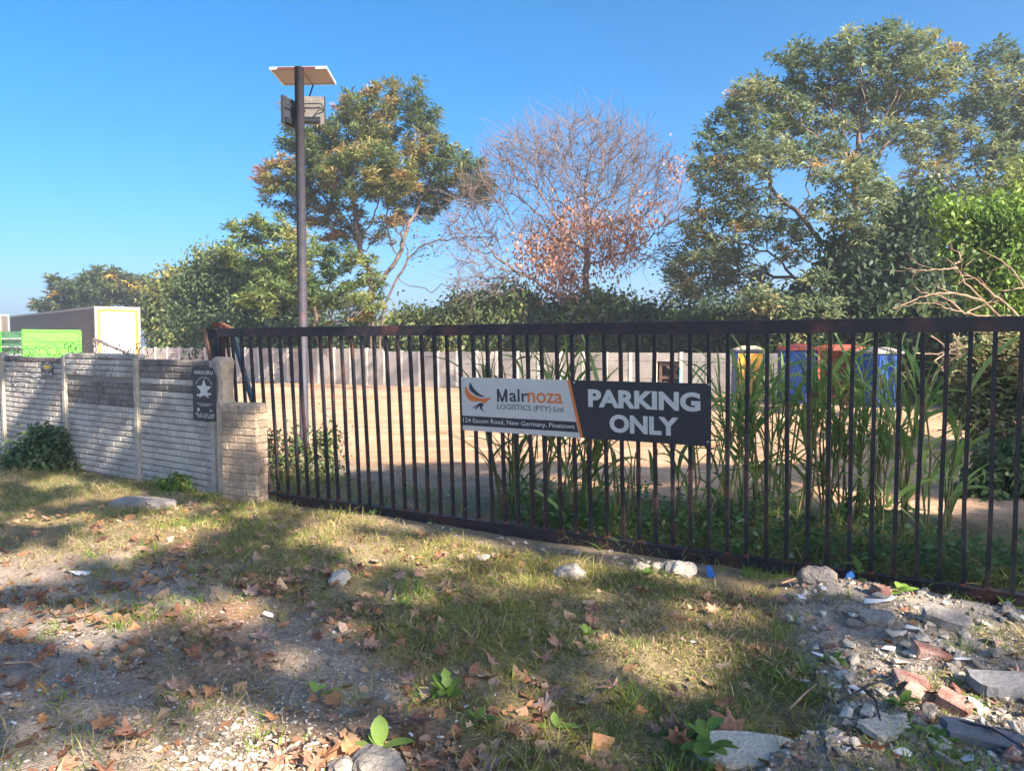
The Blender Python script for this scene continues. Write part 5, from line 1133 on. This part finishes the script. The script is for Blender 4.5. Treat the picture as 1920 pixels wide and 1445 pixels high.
def peb(x, y):
    px, py = projn(x, y); q = fbm(x * 2.4, y * 2.4, 301); return np.clip(soil_mask(px, py) * (.12 + .6 * sstep(.40, .60, q)) + .05 + .6 * np.exp(-((px - 1060) / 420) ** 4 - ((py - (1003 + (px - 900) * .135)) / 26) ** 2), 0, 1) * (beyond(x, y) < -.02) * ((x - WA[0]) * WN[0] + (y - WA[1]) * WN[1] > .05)
scatter_mesh('soil_pebbles', 'small pebbles, crumbs and plaster flecks spread over the bare soil', 60000, peb, lambda n: .007 + .026 * rl.random(n) ** 3, hp, pickcol([(.34, .30, .27), (.27, .23, .20), (.42, .38, .34), (.20, .16, .13), (.62, .60, .58)]), .003, 2.6, 9, .6)
scatter_mesh('yard_debris', 'leaf litter and stones on the shaded ground just inside the gate', 5000, lambda x, y: ((beyond(x, y) > .05) & (beyond(x, y) < 2.3)) * .6 * (projn(x, y)[0] > 640), lambda n: rl.uniform(.01, .06, n), hp + leafP, pickcol([(.33, .29, .26), (.24, .19, .15), (.30, .18, .12), (.45, .41, .38)]), .004, 5, 11.5, .6, -20, 40)
# fine twigs and straw
tw = [[(-.5, 0, 0), (.5, .05, .02), (.5, .05, .035), (-.5, 0, .02), (-.5, .02, .01), (.5, .06, .03)]]; tf = [(0, 1, 2), (0, 2, 3), (0, 4, 5), (0, 5, 1), (3, 2, 5), (3, 5, 4)]
scatter_mesh('straw_litter', 'short straws and twigs littering the verge', 9000, lambda x, y: .6 * (beyond(x, y) < -.05) * ((x - WA[0]) * WN[0] + (y - WA[1]) * WN[1] > .1), lambda n: rl.uniform(.03, .14, n), [(tw[0], tf)], pickcol([(.38, .30, .18), (.30, .22, .14), (.2, .14, .1)]), .012, 2.7, 9, .25)

def stone(px, py, s_, key, label, group=None, name=None, cat='stone', sc=(1, 1, 1), rot=None, sink=.15):
    g_ = gp(px, py); z = hz(g_[0], g_[1]); me = HM[key][rl.integers(6)]
    rr_ = rot if rot else (rl.normal(0, .25), rl.normal(0, .25), rl.uniform(0, 6.28))
    return place(me, name or 'stone', g_[0], g_[1], z + s_ * (.3 if key != 'tile' else .08) * sc[2] - s_ * sink * (key != 'tile') + (.015 if key == 'tile' else 0), (s_ * sc[0], s_ * sc[1], s_ * sc[2]), rr_, label, cat, group)
# rounded rock meshes for the single boulders
def rock(px, py, s_, label, mtl, seed, sc=(1.2, 1, .75)):
    r = np.random.default_rng(seed); bm = bmesh.new(); bmesh.ops.create_icosphere(bm, subdivisions=3, radius=.5)
    for v in bm.verts:
        c = v.co; n_ = fbm(np.array([c.x * 3 + seed]), np.array([c.y * 3 + c.z * 2.7]), seed)[0] - .5; m_ = fbm(np.array([c.x * 9 + seed]), np.array([c.y * 9 + c.z * 8]), seed + 2)[0] - .5
        v.co = c * (1 + n_ * .75 + m_ * .22)
    me = bpy.data.meshes.new('rock'); bm.to_mesh(me); bm.free(); me.materials.append(M[mtl])
    g_ = gp(px, py); return place(me, 'rock', g_[0], g_[1], hz(g_[0], g_[1]) + s_ * .18, (s_ * sc[0], s_ * sc[1], s_ * sc[2]), (0, 0, rl.uniform(0, 6)), label, 'rock')
rock(636, 1086, .16, 'pale knobbly rock in the grass left of centre', 'stone_pale', 1)
rock(1064, 1086, .20, 'grey rounded rock in the grass below the gate rail', 'stone', 2, (1.3, 1, .7))
rock(1200, 1066, .12, 'small round rock close under the gate rail', 'stone_pale', 3)
rock(1276, 1076, .19, 'lumpy whitish rock under the gate left of the blue scrap', 'stone_pale', 4)
rock(1236, 1068, .10, 'little grey rock between two rocks under the gate', 'stone', 14)
rock(1530, 1118, .17, 'large grey rock at the top of the rubble heap', 'stone', 5, (1.4, 1, .8))
rock(705, 1436, .19, 'smooth grey rock at the bottom edge beside the gravel', 'stone', 6, (1.2, 1, .6))
rock(640, 1440, .11, 'smaller grey stone left of the smooth bottom rock', 'stone', 7)
rock(1385, 995, .16, 'pale rock in the weeds behind the gate', 'stone_pale', 8)
rock(905, 1052, .10, 'flat small stone in front of the gate in sun and shade', 'stone_pale', 9, (1.4, 1, .4))
def slab(px, py, L_, W_s, H_s, rotz, mtl, label, name='concrete_slab', cat='slab', tilt=(0.05, .04), seed=0, lift=0.0):
    r = np.random.default_rng(seed + 900); g_ = gp(px, py); poly = []
    n = 16
    for k in range(n):
        t = 2 * pi * k / n; ex = np.sign(cos(t)) * abs(cos(t)) ** .5; ey = np.sign(sin(t)) * abs(sin(t)) ** .5; poly.append((L_ / 2 * ex * r.uniform(.84, 1.06), W_s / 2 * ey * r.uniform(.80, 1.06)))
    b = MB(); b.prism(poly, (0, 0, 0), (1, 0, 0), (0, 1, 0), (0, 0, 1), 0, H_s); me = b.mesh(name, M[mtl])
    return place(me, name, g_[0], g_[1], hz(g_[0], g_[1]) - H_s * .25 + lift, 1, (tilt[0], tilt[1], rotz), label, cat)
slab(268, 955, .62, .36, .10, -.2, 'slab', 'flat sunlit concrete slab in the grass before the wall')
slab(1405, 1412, .42, .26, .07, -.1, 'stone_pale', 'pale sunlit concrete slab at the bottom right of centre', seed=2)
slab(1890, 1318, .34, .2, .05, -.1, 'slab_dark', 'dark grey paving slab at the right edge', seed=3, lift=.03)
slab(1890, 1415, .5, .16, .04, -.55, 'slab_dark', 'long dark slab lying slanted in the bottom right corner', seed=4)
slab(1650, 1398, .20, .12, .025, .5, 'stone_pale', 'pale broken plaster sheet at the bottom of the rubble', seed=5, tilt=(.2, .1), lift=.03)
slab(1745, 1120, .26, .14, .05, .3, 'slab', 'light grey concrete piece at the head of the rubble under the rail', seed=6, tilt=(.1, .2))
slab(1640, 1195, .20, .12, .04, -.3, 'slab', 'grey-beige cement block beside the big white tile', seed=7, tilt=(.2, 0), lift=.02)
slab(1770, 1205, .24, .15, .06, -.5, 'slab', 'wedge of concrete in the middle of the rubble', seed=8, tilt=(.25, .2), lift=.02)
for px, py, L_, rz, tl, key, lab in ((1650, 1150, .09, .3, .2, 'brick_red', 'small red brick piece at the top left of the rubble'), (1695, 1295, .15, -.2, .2, 'brick_red', 'red brick lying left of the other two bricks'), (1728, 1312, .16, -.7, .5, 'brick_red', 'worn pinkish brick in the middle of the three'), (1790, 1330, .14, -.7, .3, 'brick_red', 'red brick lying right of the other two bricks'), (1730, 1245, .17, -.1, .25, 'brick_red', 'weathered brown brick above the three red bricks')):
    g_ = gp(px, py); me = brick_mesh('red_brick', L_ , .065, .095, M['brick_red'], int(px), .01)
    place(me, 'red_brick', g_[0] - .06, g_[1] + .03, hz(g_[0], g_[1]) + .01, 1, (tl * .5, tl, rz), lab, 'brick')
for i, (px, py, s_, sc, lab) in enumerate(((1642, 1172, .13, (1.6, .8, 1), 'largest white tile shard on top of the rubble'), (1748, 1256, .10, (1.5, .8, 1), 'flat white tile shard right of the cement block'), (1803, 1263, .10, (1.4, .6, 1), 'tilted white tile shard beside a flat one at the right of the rubble'),
        (1620, 1378, .10, (.9, 1.2, 1), 'white tile shard at the bottom of the rubble'), (1655, 1385, .09, (1, 1, 1), 'grey-white tile piece beside the bottom white shard'), (1710, 1215, .08, (1.3, .8, 1), 'white plaster flake in the middle of the heap'), (1915, 1190, .09, (1.3, 1, 1), 'white shard at the right edge of the picture'),
        (1506, 1286, .07, (1.4, .8, 1), 'white shard at the left rim of the rubble'), (150, 1071, .13, (1.5, .8, 1), 'pale greenish sheet fragment among the left leaves'), (500, 1155, .08, (1.5, 1, 1), 'white plastic scrap above the left soil'), (130, 1215, .05, (1, 1, 1), 'small white flake on the left soil'), (878, 1185, .04, (1, .6, 1), 'tiny white scrap in the middle of the grass'))):
    stone(px, py, s_, 'tile', lab, None, 'tile_shard', 'tile shard', sc, (rl.normal(0, .2) + .15, rl.normal(0, .2), rl.uniform(-.5, .5)))
stone(1330, 1080, .12, 'tile', 'crumpled blue plastic scrap lying under the gate rail', None, 'plastic_scrap', 'plastic scrap', (1.6, .8, 1.5)).data = hullmesh('plastic_scrap', 777, .3, 14, 'bluebag')
stone(1590, 1113, .09, 'tile', 'blue scrap peeping out behind the rubble rocks', None, 'plastic_scrap', 'plastic scrap', (1.4, .8, 2)).data = hullmesh('plastic_scrap', 778, .4, 14, 'bluebag')
stone(1480, 1055, .13, 'tile', 'white paper scrap caught behind a gate bar', None, 'paper_scrap', 'paper scrap', (.8, .5, 4))
# countable pieces of the heap
c = 0; tries = 0
while c < 200 and tries < 6000:
    tries += 1; px = rl.uniform(1440, 1930); py = rl.uniform(1090, 1450)
    if rubble_mask(px, py) < .5: continue
    g_ = gp(px, py)
    if beyond(g_[0], g_[1]) > -.08: continue
    k = rl.choice(['stone', 'stone_pale', 'tile', 'brick_red', 'chip'], p=[.38, .22, .17, .08, .15]); s_ = rl.uniform(.04, .13) * (1.0 if k != 'tile' else .8)
    nm, ct, lab, grp = {'stone': ('stone', 'stone', 'angular grey stone lying in the rubble heap at the right', 'grey stones of the rubble heap'), 'stone_pale': ('stone', 'stone', 'pale stone chunk lying in the rubble heap at the right', 'pale stones of the rubble heap'), 'tile': ('tile_shard', 'tile shard', 'small white tile shard scattered in the rubble heap', 'small tile shards of the rubble heap'), 'brick_red': ('brick_fragment', 'brick fragment', 'reddish brick fragment scattered in the rubble heap', 'brick fragments of the rubble heap'), 'chip': ('gravel_chip', 'stone', 'thin mortar chip lying in the rubble heap', 'mortar chips of the rubble heap')}[k]
    oo = stone(px, py, s_, k, lab, 'pieces of the rubble heap', nm, ct); pending.append((oo, ('small ' if s_ < .06 else 'larger ') + {'stone': 'grey angular stone', 'stone_pale': 'pale stone chunk', 'tile': 'white tile shard', 'brick_red': 'reddish brick fragment', 'chip': 'thin mortar chip'}[k])); c += 1
c = 0
while c < 110:
    px = rl.normal(500, 110); py = rl.normal(1408, 28)
    if py > 1450 or gravel_patch(px, py) < .4: continue
    k = rl.choice(['chip', 'stone_pale']); s_ = rl.uniform(.02, .06); oo = stone(px, py, s_, k, 'chip', 'pale chips of the bottom left patch', 'gravel_chip', 'stone'); pending.append((oo, ('small ' if s_ < .033 else ('large ' if s_ > .047 else 'middling ')) + ('cream' if k == 'chip' else 'beige') + ' chip')); c += 1
c = 0
while c < 60:
    px = rl.uniform(0, 1450); py = rl.uniform(1000, 1440); g_ = gp(px, py)
    if beyond(g_[0], g_[1]) > -.15 or rl.random() > .25 + .75 * float(soil_mask(px, py)): continue
    k = rl.choice(['stone', 'stone_pale', 'tile'], p=[.5, .35, .15]); oo = stone(px, py, rl.uniform(.02, .05), k, 'loose stone', 'loose small stones on the verge', 'stone', 'stone'); pending.append((oo, {'stone': 'loose grey pebble', 'stone_pale': 'loose pale pebble', 'tile': 'loose white flake'}[k])); c += 1
c = 0
while c < 45:
    px = rl.uniform(680, 1440); py = 1000 + (px - 900) * .135 + rl.normal(0, 11); g_ = gp(px, py)
    if beyond(g_[0], g_[1]) > -.07: continue
    k = rl.choice(['stone', 'stone_pale', 'brick_red'], p=[.55, .4, .05]); oo = stone(px, py, .025 + .06 * rl.random() ** 2, k, 'stone', 'stones along the gate rail', 'stone', 'stone'); pending.append((oo, {'stone': 'grey', 'stone_pale': 'pale', 'brick_red': 'reddish'}[k] + ' rail-side stone')); c += 1
name_by_place()
# twigs
for i, (x0, y0, x1, y1, lab) in enumerate(((1570, 1355, 1670, 1305, 'thin dark twig lying across the rubble'), (1480, 1340, 1530, 1310, 'pale splinter of wood left of the rubble'), (1620, 1330, 1650, 1390, 'short dark stick at the bottom of the rubble'), (1790, 1380, 1915, 1440, 'long dark branch in the bottom right corner'), (10, 1262, 80, 1268, 'dry straw-coloured twig at the left edge'), (1465, 1120, 1540, 1112, 'thin stick at the top left of the rubble'))):
    a = gp(x0, y0); c_ = gp(x1, y1); a[2] = hz(a[0], a[1]) + .05; c_[2] = hz(c_[0], c_[1]) + .05; b = MB(); m_ = (a + c_) / 2 + np.array([.02, .01, .015]); b.tube([a, m_, c_], [.006, .005, .003], 6)
    tag(b.build('twig', M['timber_dark'] if 'dark' in lab else M['twig']), lab, 'twig')

# weeds with separate leaves
def weed(px, py, leafs, m, label, stem_h=.03, cup=.2, name='weed', shape='oval'):
    g_ = gp(px, py); z = hz(g_[0], g_[1]); o = empty(name, (g_[0], g_[1], z), label, 'weed')
    for (th, L_, wd_, el, zz_) in leafs:
        d = np.array([cos(th) * cos(el), sin(th) * cos(el), sin(el)]); s_ = nrm(np.cross(d, [0, 0, 1.])); up_ = np.cross(s_, d); n = 7; v = []; f = []
        base = np.array([g_[0], g_[1], z + zz_]) + d * .01
        for i in range(n):
            t = i / (n - 1); hw = wd_ * .5 * (sin(pi * min(1, t * .95 + .04)) ** .75) * (1 + (.25 * sin(t * 22) if shape == 'lobed' else 0))
            p = base + d * L_ * t - np.array([0, 0, 1.]) * L_ * .22 * t * t
            v += [tuple(p - s_ * hw + up_ * hw * cup), tuple(p - up_ * 0), tuple(p + s_ * hw + up_ * hw * cup)]
        for i in range(n - 1):
            for k in (0, 1): f.append((i * 3 + k, i * 3 + k + 1, i * 3 + k + 4, i * 3 + k + 3))
        me = bpy.data.meshes.new('leaf'); me.from_pydata(v, [], f); me.materials.append(M[m]); me.polygons.foreach_set('use_smooth', [True] * len(f)); me.update(); link('leaf', me, o)
    if stem_h > .05:
        b = MB(); b.tube([(g_[0], g_[1], z - .01), (g_[0] + .01, g_[1], z + stem_h)], [.004, .0025], 5); b.build('stem', M['weed'], o)
    return o
def ros(n, L_, wd_, e0, e1, z0=0, z1=0):
    return [(2 * pi * k / n + rl.normal(0, .25), L_ * rl.uniform(.7, 1.2), wd_ * rl.uniform(.8, 1.2), rl.uniform(e0, e1), rl.uniform(z0, z1) if z1 else 0.0) for k in range(n)]
weed(712, 1392, [(1.75, .15, .075, 1.25, .0), (.1, .15, .065, .35, 0), (3.3, .14, .08, .25, 0), (2.6, .08, .04, .8, 0)], 'weed_light', 'light green weed with four oval leaves at the bottom by the gravel')
weed(600, 1296, [(2.6, .10, .05, .9, 0), (.3, .10, .04, .5, 0), (1.3, .07, .03, 1.0, 0), (4.4, .08, .035, .3, 0)], 'weed_light', 'small light green weed above the gravel patch')
weed(1040, 1352, [(1.6, .07, .035, 1.1, 0), (3.1, .11, .05, .2, 0), (0, .12, .05, .2, 0), (.9, .06, .03, .5, 0)], 'weed_light', 'weed with paired leaves right of the lobed weed')
weed(840, 1310, ros(11, .12, .045, .3, 1.1, 0, .05), 'weed', 'bushy green weed with lobed leaves in the lower middle', .06, .2, 'weed', 'lobed')
weed(900, 1345, ros(8, .09, .03, .2, .9), 'weed', 'low spreading weed right of the lobed weed')
weed(1325, 1430, ros(12, .10, .055, .1, .9, 0, .16), 'weed', 'leafy upright weed left of the pale slab at the bottom', .16)
weed(1608, 1105, ros(12, .09, .045, .0, .8, .02, .17), 'weed', 'green plant with round leaves in front of the gate rail', .17)
weed(1690, 1150, ros(9, .10, .055, .1, .8, 0, .06), 'weed_light', 'sunny broad-leaved weed under the rail at the head of the rubble', .05)
weed(1210, 1085, ros(7, .09, .045, .3, .9, 0, .05), 'weed_light', 'pale green weed in front of the small round rock', .05)
weed(1560, 1250, ros(10, .08, .04, .1, .7), 'weed', 'dark green rosette at the left of the rubble heap')
weed(1480, 1275, ros(9, .09, .045, .1, .8), 'weed', 'green weed in the grass left of the rubble')
weed(1690, 1345, ros(10, .07, .035, .1, .8, 0, .03), 'weed', 'small green weed under the three bricks', .04)
weed(1820, 1340, ros(8, .07, .03, .1, .7), 'weed', 'green weed below the right brick')
weed(1760, 1400, ros(13, .09, .04, .0, .6), 'weed', 'spreading weed with bluish leaves at the bottom right')
weed(1300, 1355, ros(7, .08, .035, .2, .8), 'weed', 'small green rosette in the shaded grass right of the orange leaf')
weed(760, 1140, ros(7, .06, .03, .3, .9), 'weed', 'small clover-like weed in the middle grass')
weed(700, 965, ros(8, .08, .035, .2, .9), 'weed', 'low weed at the gate rail in the middle left')
weed(1100, 1190, ros(7, .08, .035, .3, 1.0), 'weed_light', 'bright weed above the sunlit patch right of centre')
weed(1885, 1130, ros(9, .12, .03, .3, 1.1), 'weed', 'straggly weed at the right edge in front of the rail')

# ================================================================== plane trees behind the camera: they shade the verge
SVn = np.array(SV)
def lit(px, py):
    m = np.zeros_like(px)
    for (cx, cy, rx, ry, rot) in ((600, 992, 55, 12, 0), (800, 1045, 130, 22, .25), (700, 1010, 110, 26, .2), (930, 1110, 95, 20, .15), (1040, 1120, 70, 24, 0), (1190, 1190, 80, 16, .3), (1290, 1225, 95, 26, -.05), (1140, 1205, 70, 14, .1), (1170, 1300, 110, 14, .05), (1340, 1150, 60, 14, 0),
                              (60, 1035, 70, 16, 0), (230, 1010, 90, 22, 0), (330, 1000, 80, 24, 0), (420, 1135, 70, 12, .1), (390, 1165, 70, 10, .1), (520, 1210, 60, 24, .1), (240, 1180, 50, 10, 0), (40, 1280, 50, 18, 0), (110, 1340, 110, 22, -.1), (260, 1310, 60, 14, 0), (470, 1400, 150, 36, 0), (620, 1400, 110, 36, 0), (440, 1290, 80, 12, 0),
                              (1430, 1410, 100, 26, 0), (1560, 1430, 90, 18, 0), (1430, 1105, 60, 14, 0), (1740, 1150, 90, 12, .15), (1860, 1170, 70, 14, .1), (1870, 1205, 60, 10, .1), (640, 1075, 25, 18, 0), (880, 1025, 50, 12, 0), (1120, 1020, 50, 20, 0), (1240, 1010, 50, 30, 0), (1420, 990, 60, 26, 0), (1640, 1010, 40, 20, 0), (290, 945, 50, 10, 0), (480, 945, 60, 10, 0), (100, 905, 60, 8, 0), (200, 925, 60, 8, 0), (1060, 1160, 50, 10, 0)):
        dx = px - cx; dy = py - cy; a = dx * cos(rot) + dy * sin(rot); c_ = -dx * sin(rot) + dy * cos(rot); m = np.maximum(m, np.exp(-((a / (rx * 1.15)) ** 2 + (c_ / (ry * 1.7)) ** 2) * 1.3))
    return m
N = 190000
gx = rl.uniform(-16, 10, N); gy = rl.uniform(-2, 13.2, N); px, py = projn(gx, np.maximum(gy, .5)); bd_ = beyond(gx, gy); nz = fbm(gx * 1.1, gy * 1.1, 401, 4)
wl = (gx - WA[0]) * WN[0] + (gy - WA[1]) * WN[1]
edge = np.interp(px, [0, 480, 640, 760, 900, 1300, 1500, 1700, 1920], [845, 930, 893, 872, 868, 873, 868, 800, 780]) + (nz - .5) * 26
sh = np.ones(N) * (nz > .40)
sh = np.where(gy < 2.6, (nz > .40), sh)
inwall = (wl < 0) & (px < 440) & (gy > 5); sh = np.where(inwall, (nz > .50) * (wl > -3.2), sh)
yard = (bd_ > 0) & ~inwall; sh = np.where(yard, (py > edge) & (nz > .34), sh)
sh = np.where((px > 1500) & yard, (py > edge) & (nz > .42), sh)
L_ = (gy > 2.0) & (bd_ < 1.6) & ~inwall & (lit(px, py) > .24 + (nz - .5) * .4); sh = np.where(L_ & (fbm(gx * 5.0, gy * 6.0, 881, 2) < .66), 0, sh)
pil_lit = (((gx + 3.55) / .32) ** 2 + ((gy - 8.85) / .42) ** 2 < 1); sh = np.where(pil_lit, 0, sh)
sh = np.where((gy > 2.0) & (bd_ < 0) & ~inwall & ((fbm(gx * 1.9 + 3, gy * 2.6, 777, 3) > .61) | (fbm(gx * 3.4, gy * 4.6, 779, 2) > .64)), 0, sh)
k = sh > 0; G = np.stack([gx[k], gy[k], np.zeros(k.sum())], 1)
zc_ = 8.6 + 2.6 * fbm(G[:, 0] * .28, G[:, 1] * .28, 511, 3) + rl.uniform(-.7, .7, len(G)); C = G + SVn * (zc_ / SVn[2])[:, None]
cpal = palette(rl, C, [(.07, .12, .03), (.12, .18, .045), (.22, .20, .06), (.25, .14, .06)], [2, 3, 2, 1], .5, 9)
def plane_tree(x, y, label, sel, seed):
    rs = np.random.default_rng(seed); o = empty('plane_tree', (x, y, 0), label, 'tree'); Cs = C[sel]
    A = Cs[rs.choice(len(Cs), min(900, len(Cs)), replace=False)]
    pos, par = space_col(rs, [(x, y, -.1), (x + .1, y, 3), (x, y + .1, 5.6)], A, .6, .9); r = radii(par, .010, rmax=.36); v, f = skeleton(pos, par, r); link('trunk', npmesh('trunk', v, f, M['bark'], None, True), o)
    v, f, c_ = leaves(rs, Cs, 1, .22, .075, .04, .1, .3, cpal[sel], False); link('crown', npmesh('crown', v, f, M['foliage'], c_), o)
sp = C[:, 0] < 8.5
plane_tree(3.5, -9, 'street plane tree behind the viewer shading the left verge', sp, 1)
plane_tree(13.5, -8.5, 'street plane tree behind the viewer shading the right verge', ~sp, 2)
# tall tree out of frame at the right whose branches streak the back wall
rs = np.random.default_rng(8); A = np.stack([rs.uniform(5.5, 13.5, 420), rs.uniform(12.5, 18.5, 420), rs.uniform(12.2, 16.0, 420)], 1)
A = A[A[:, 2] > 1.65 + .50 * A[:, 1] + 1.2]
o = empty('tall_side_tree', (14.5, 15, 0), 'tall slender tree just outside the right edge of the picture', 'tree')
pos, par = space_col(rs, [(14.5, 15, -.1), (14.4, 15, 6), (13.4, 15, 10.5)], A, .5, .7); r = radii(par, .012, rmax=.3); v, f = skeleton(pos, par, r); link('trunk', npmesh('trunk', v, f, M['bark'], None, True), o)
C2 = pos[np.where(r < .02)[0]]; v, f, c_ = leaves(rs, C2, 7, .34, .06, .2, .2, .3, palette(rs, C2, GR, [1] * 6, .4, 3)); link('crown', npmesh('crown', v, f, M['foliage'], c_), o)
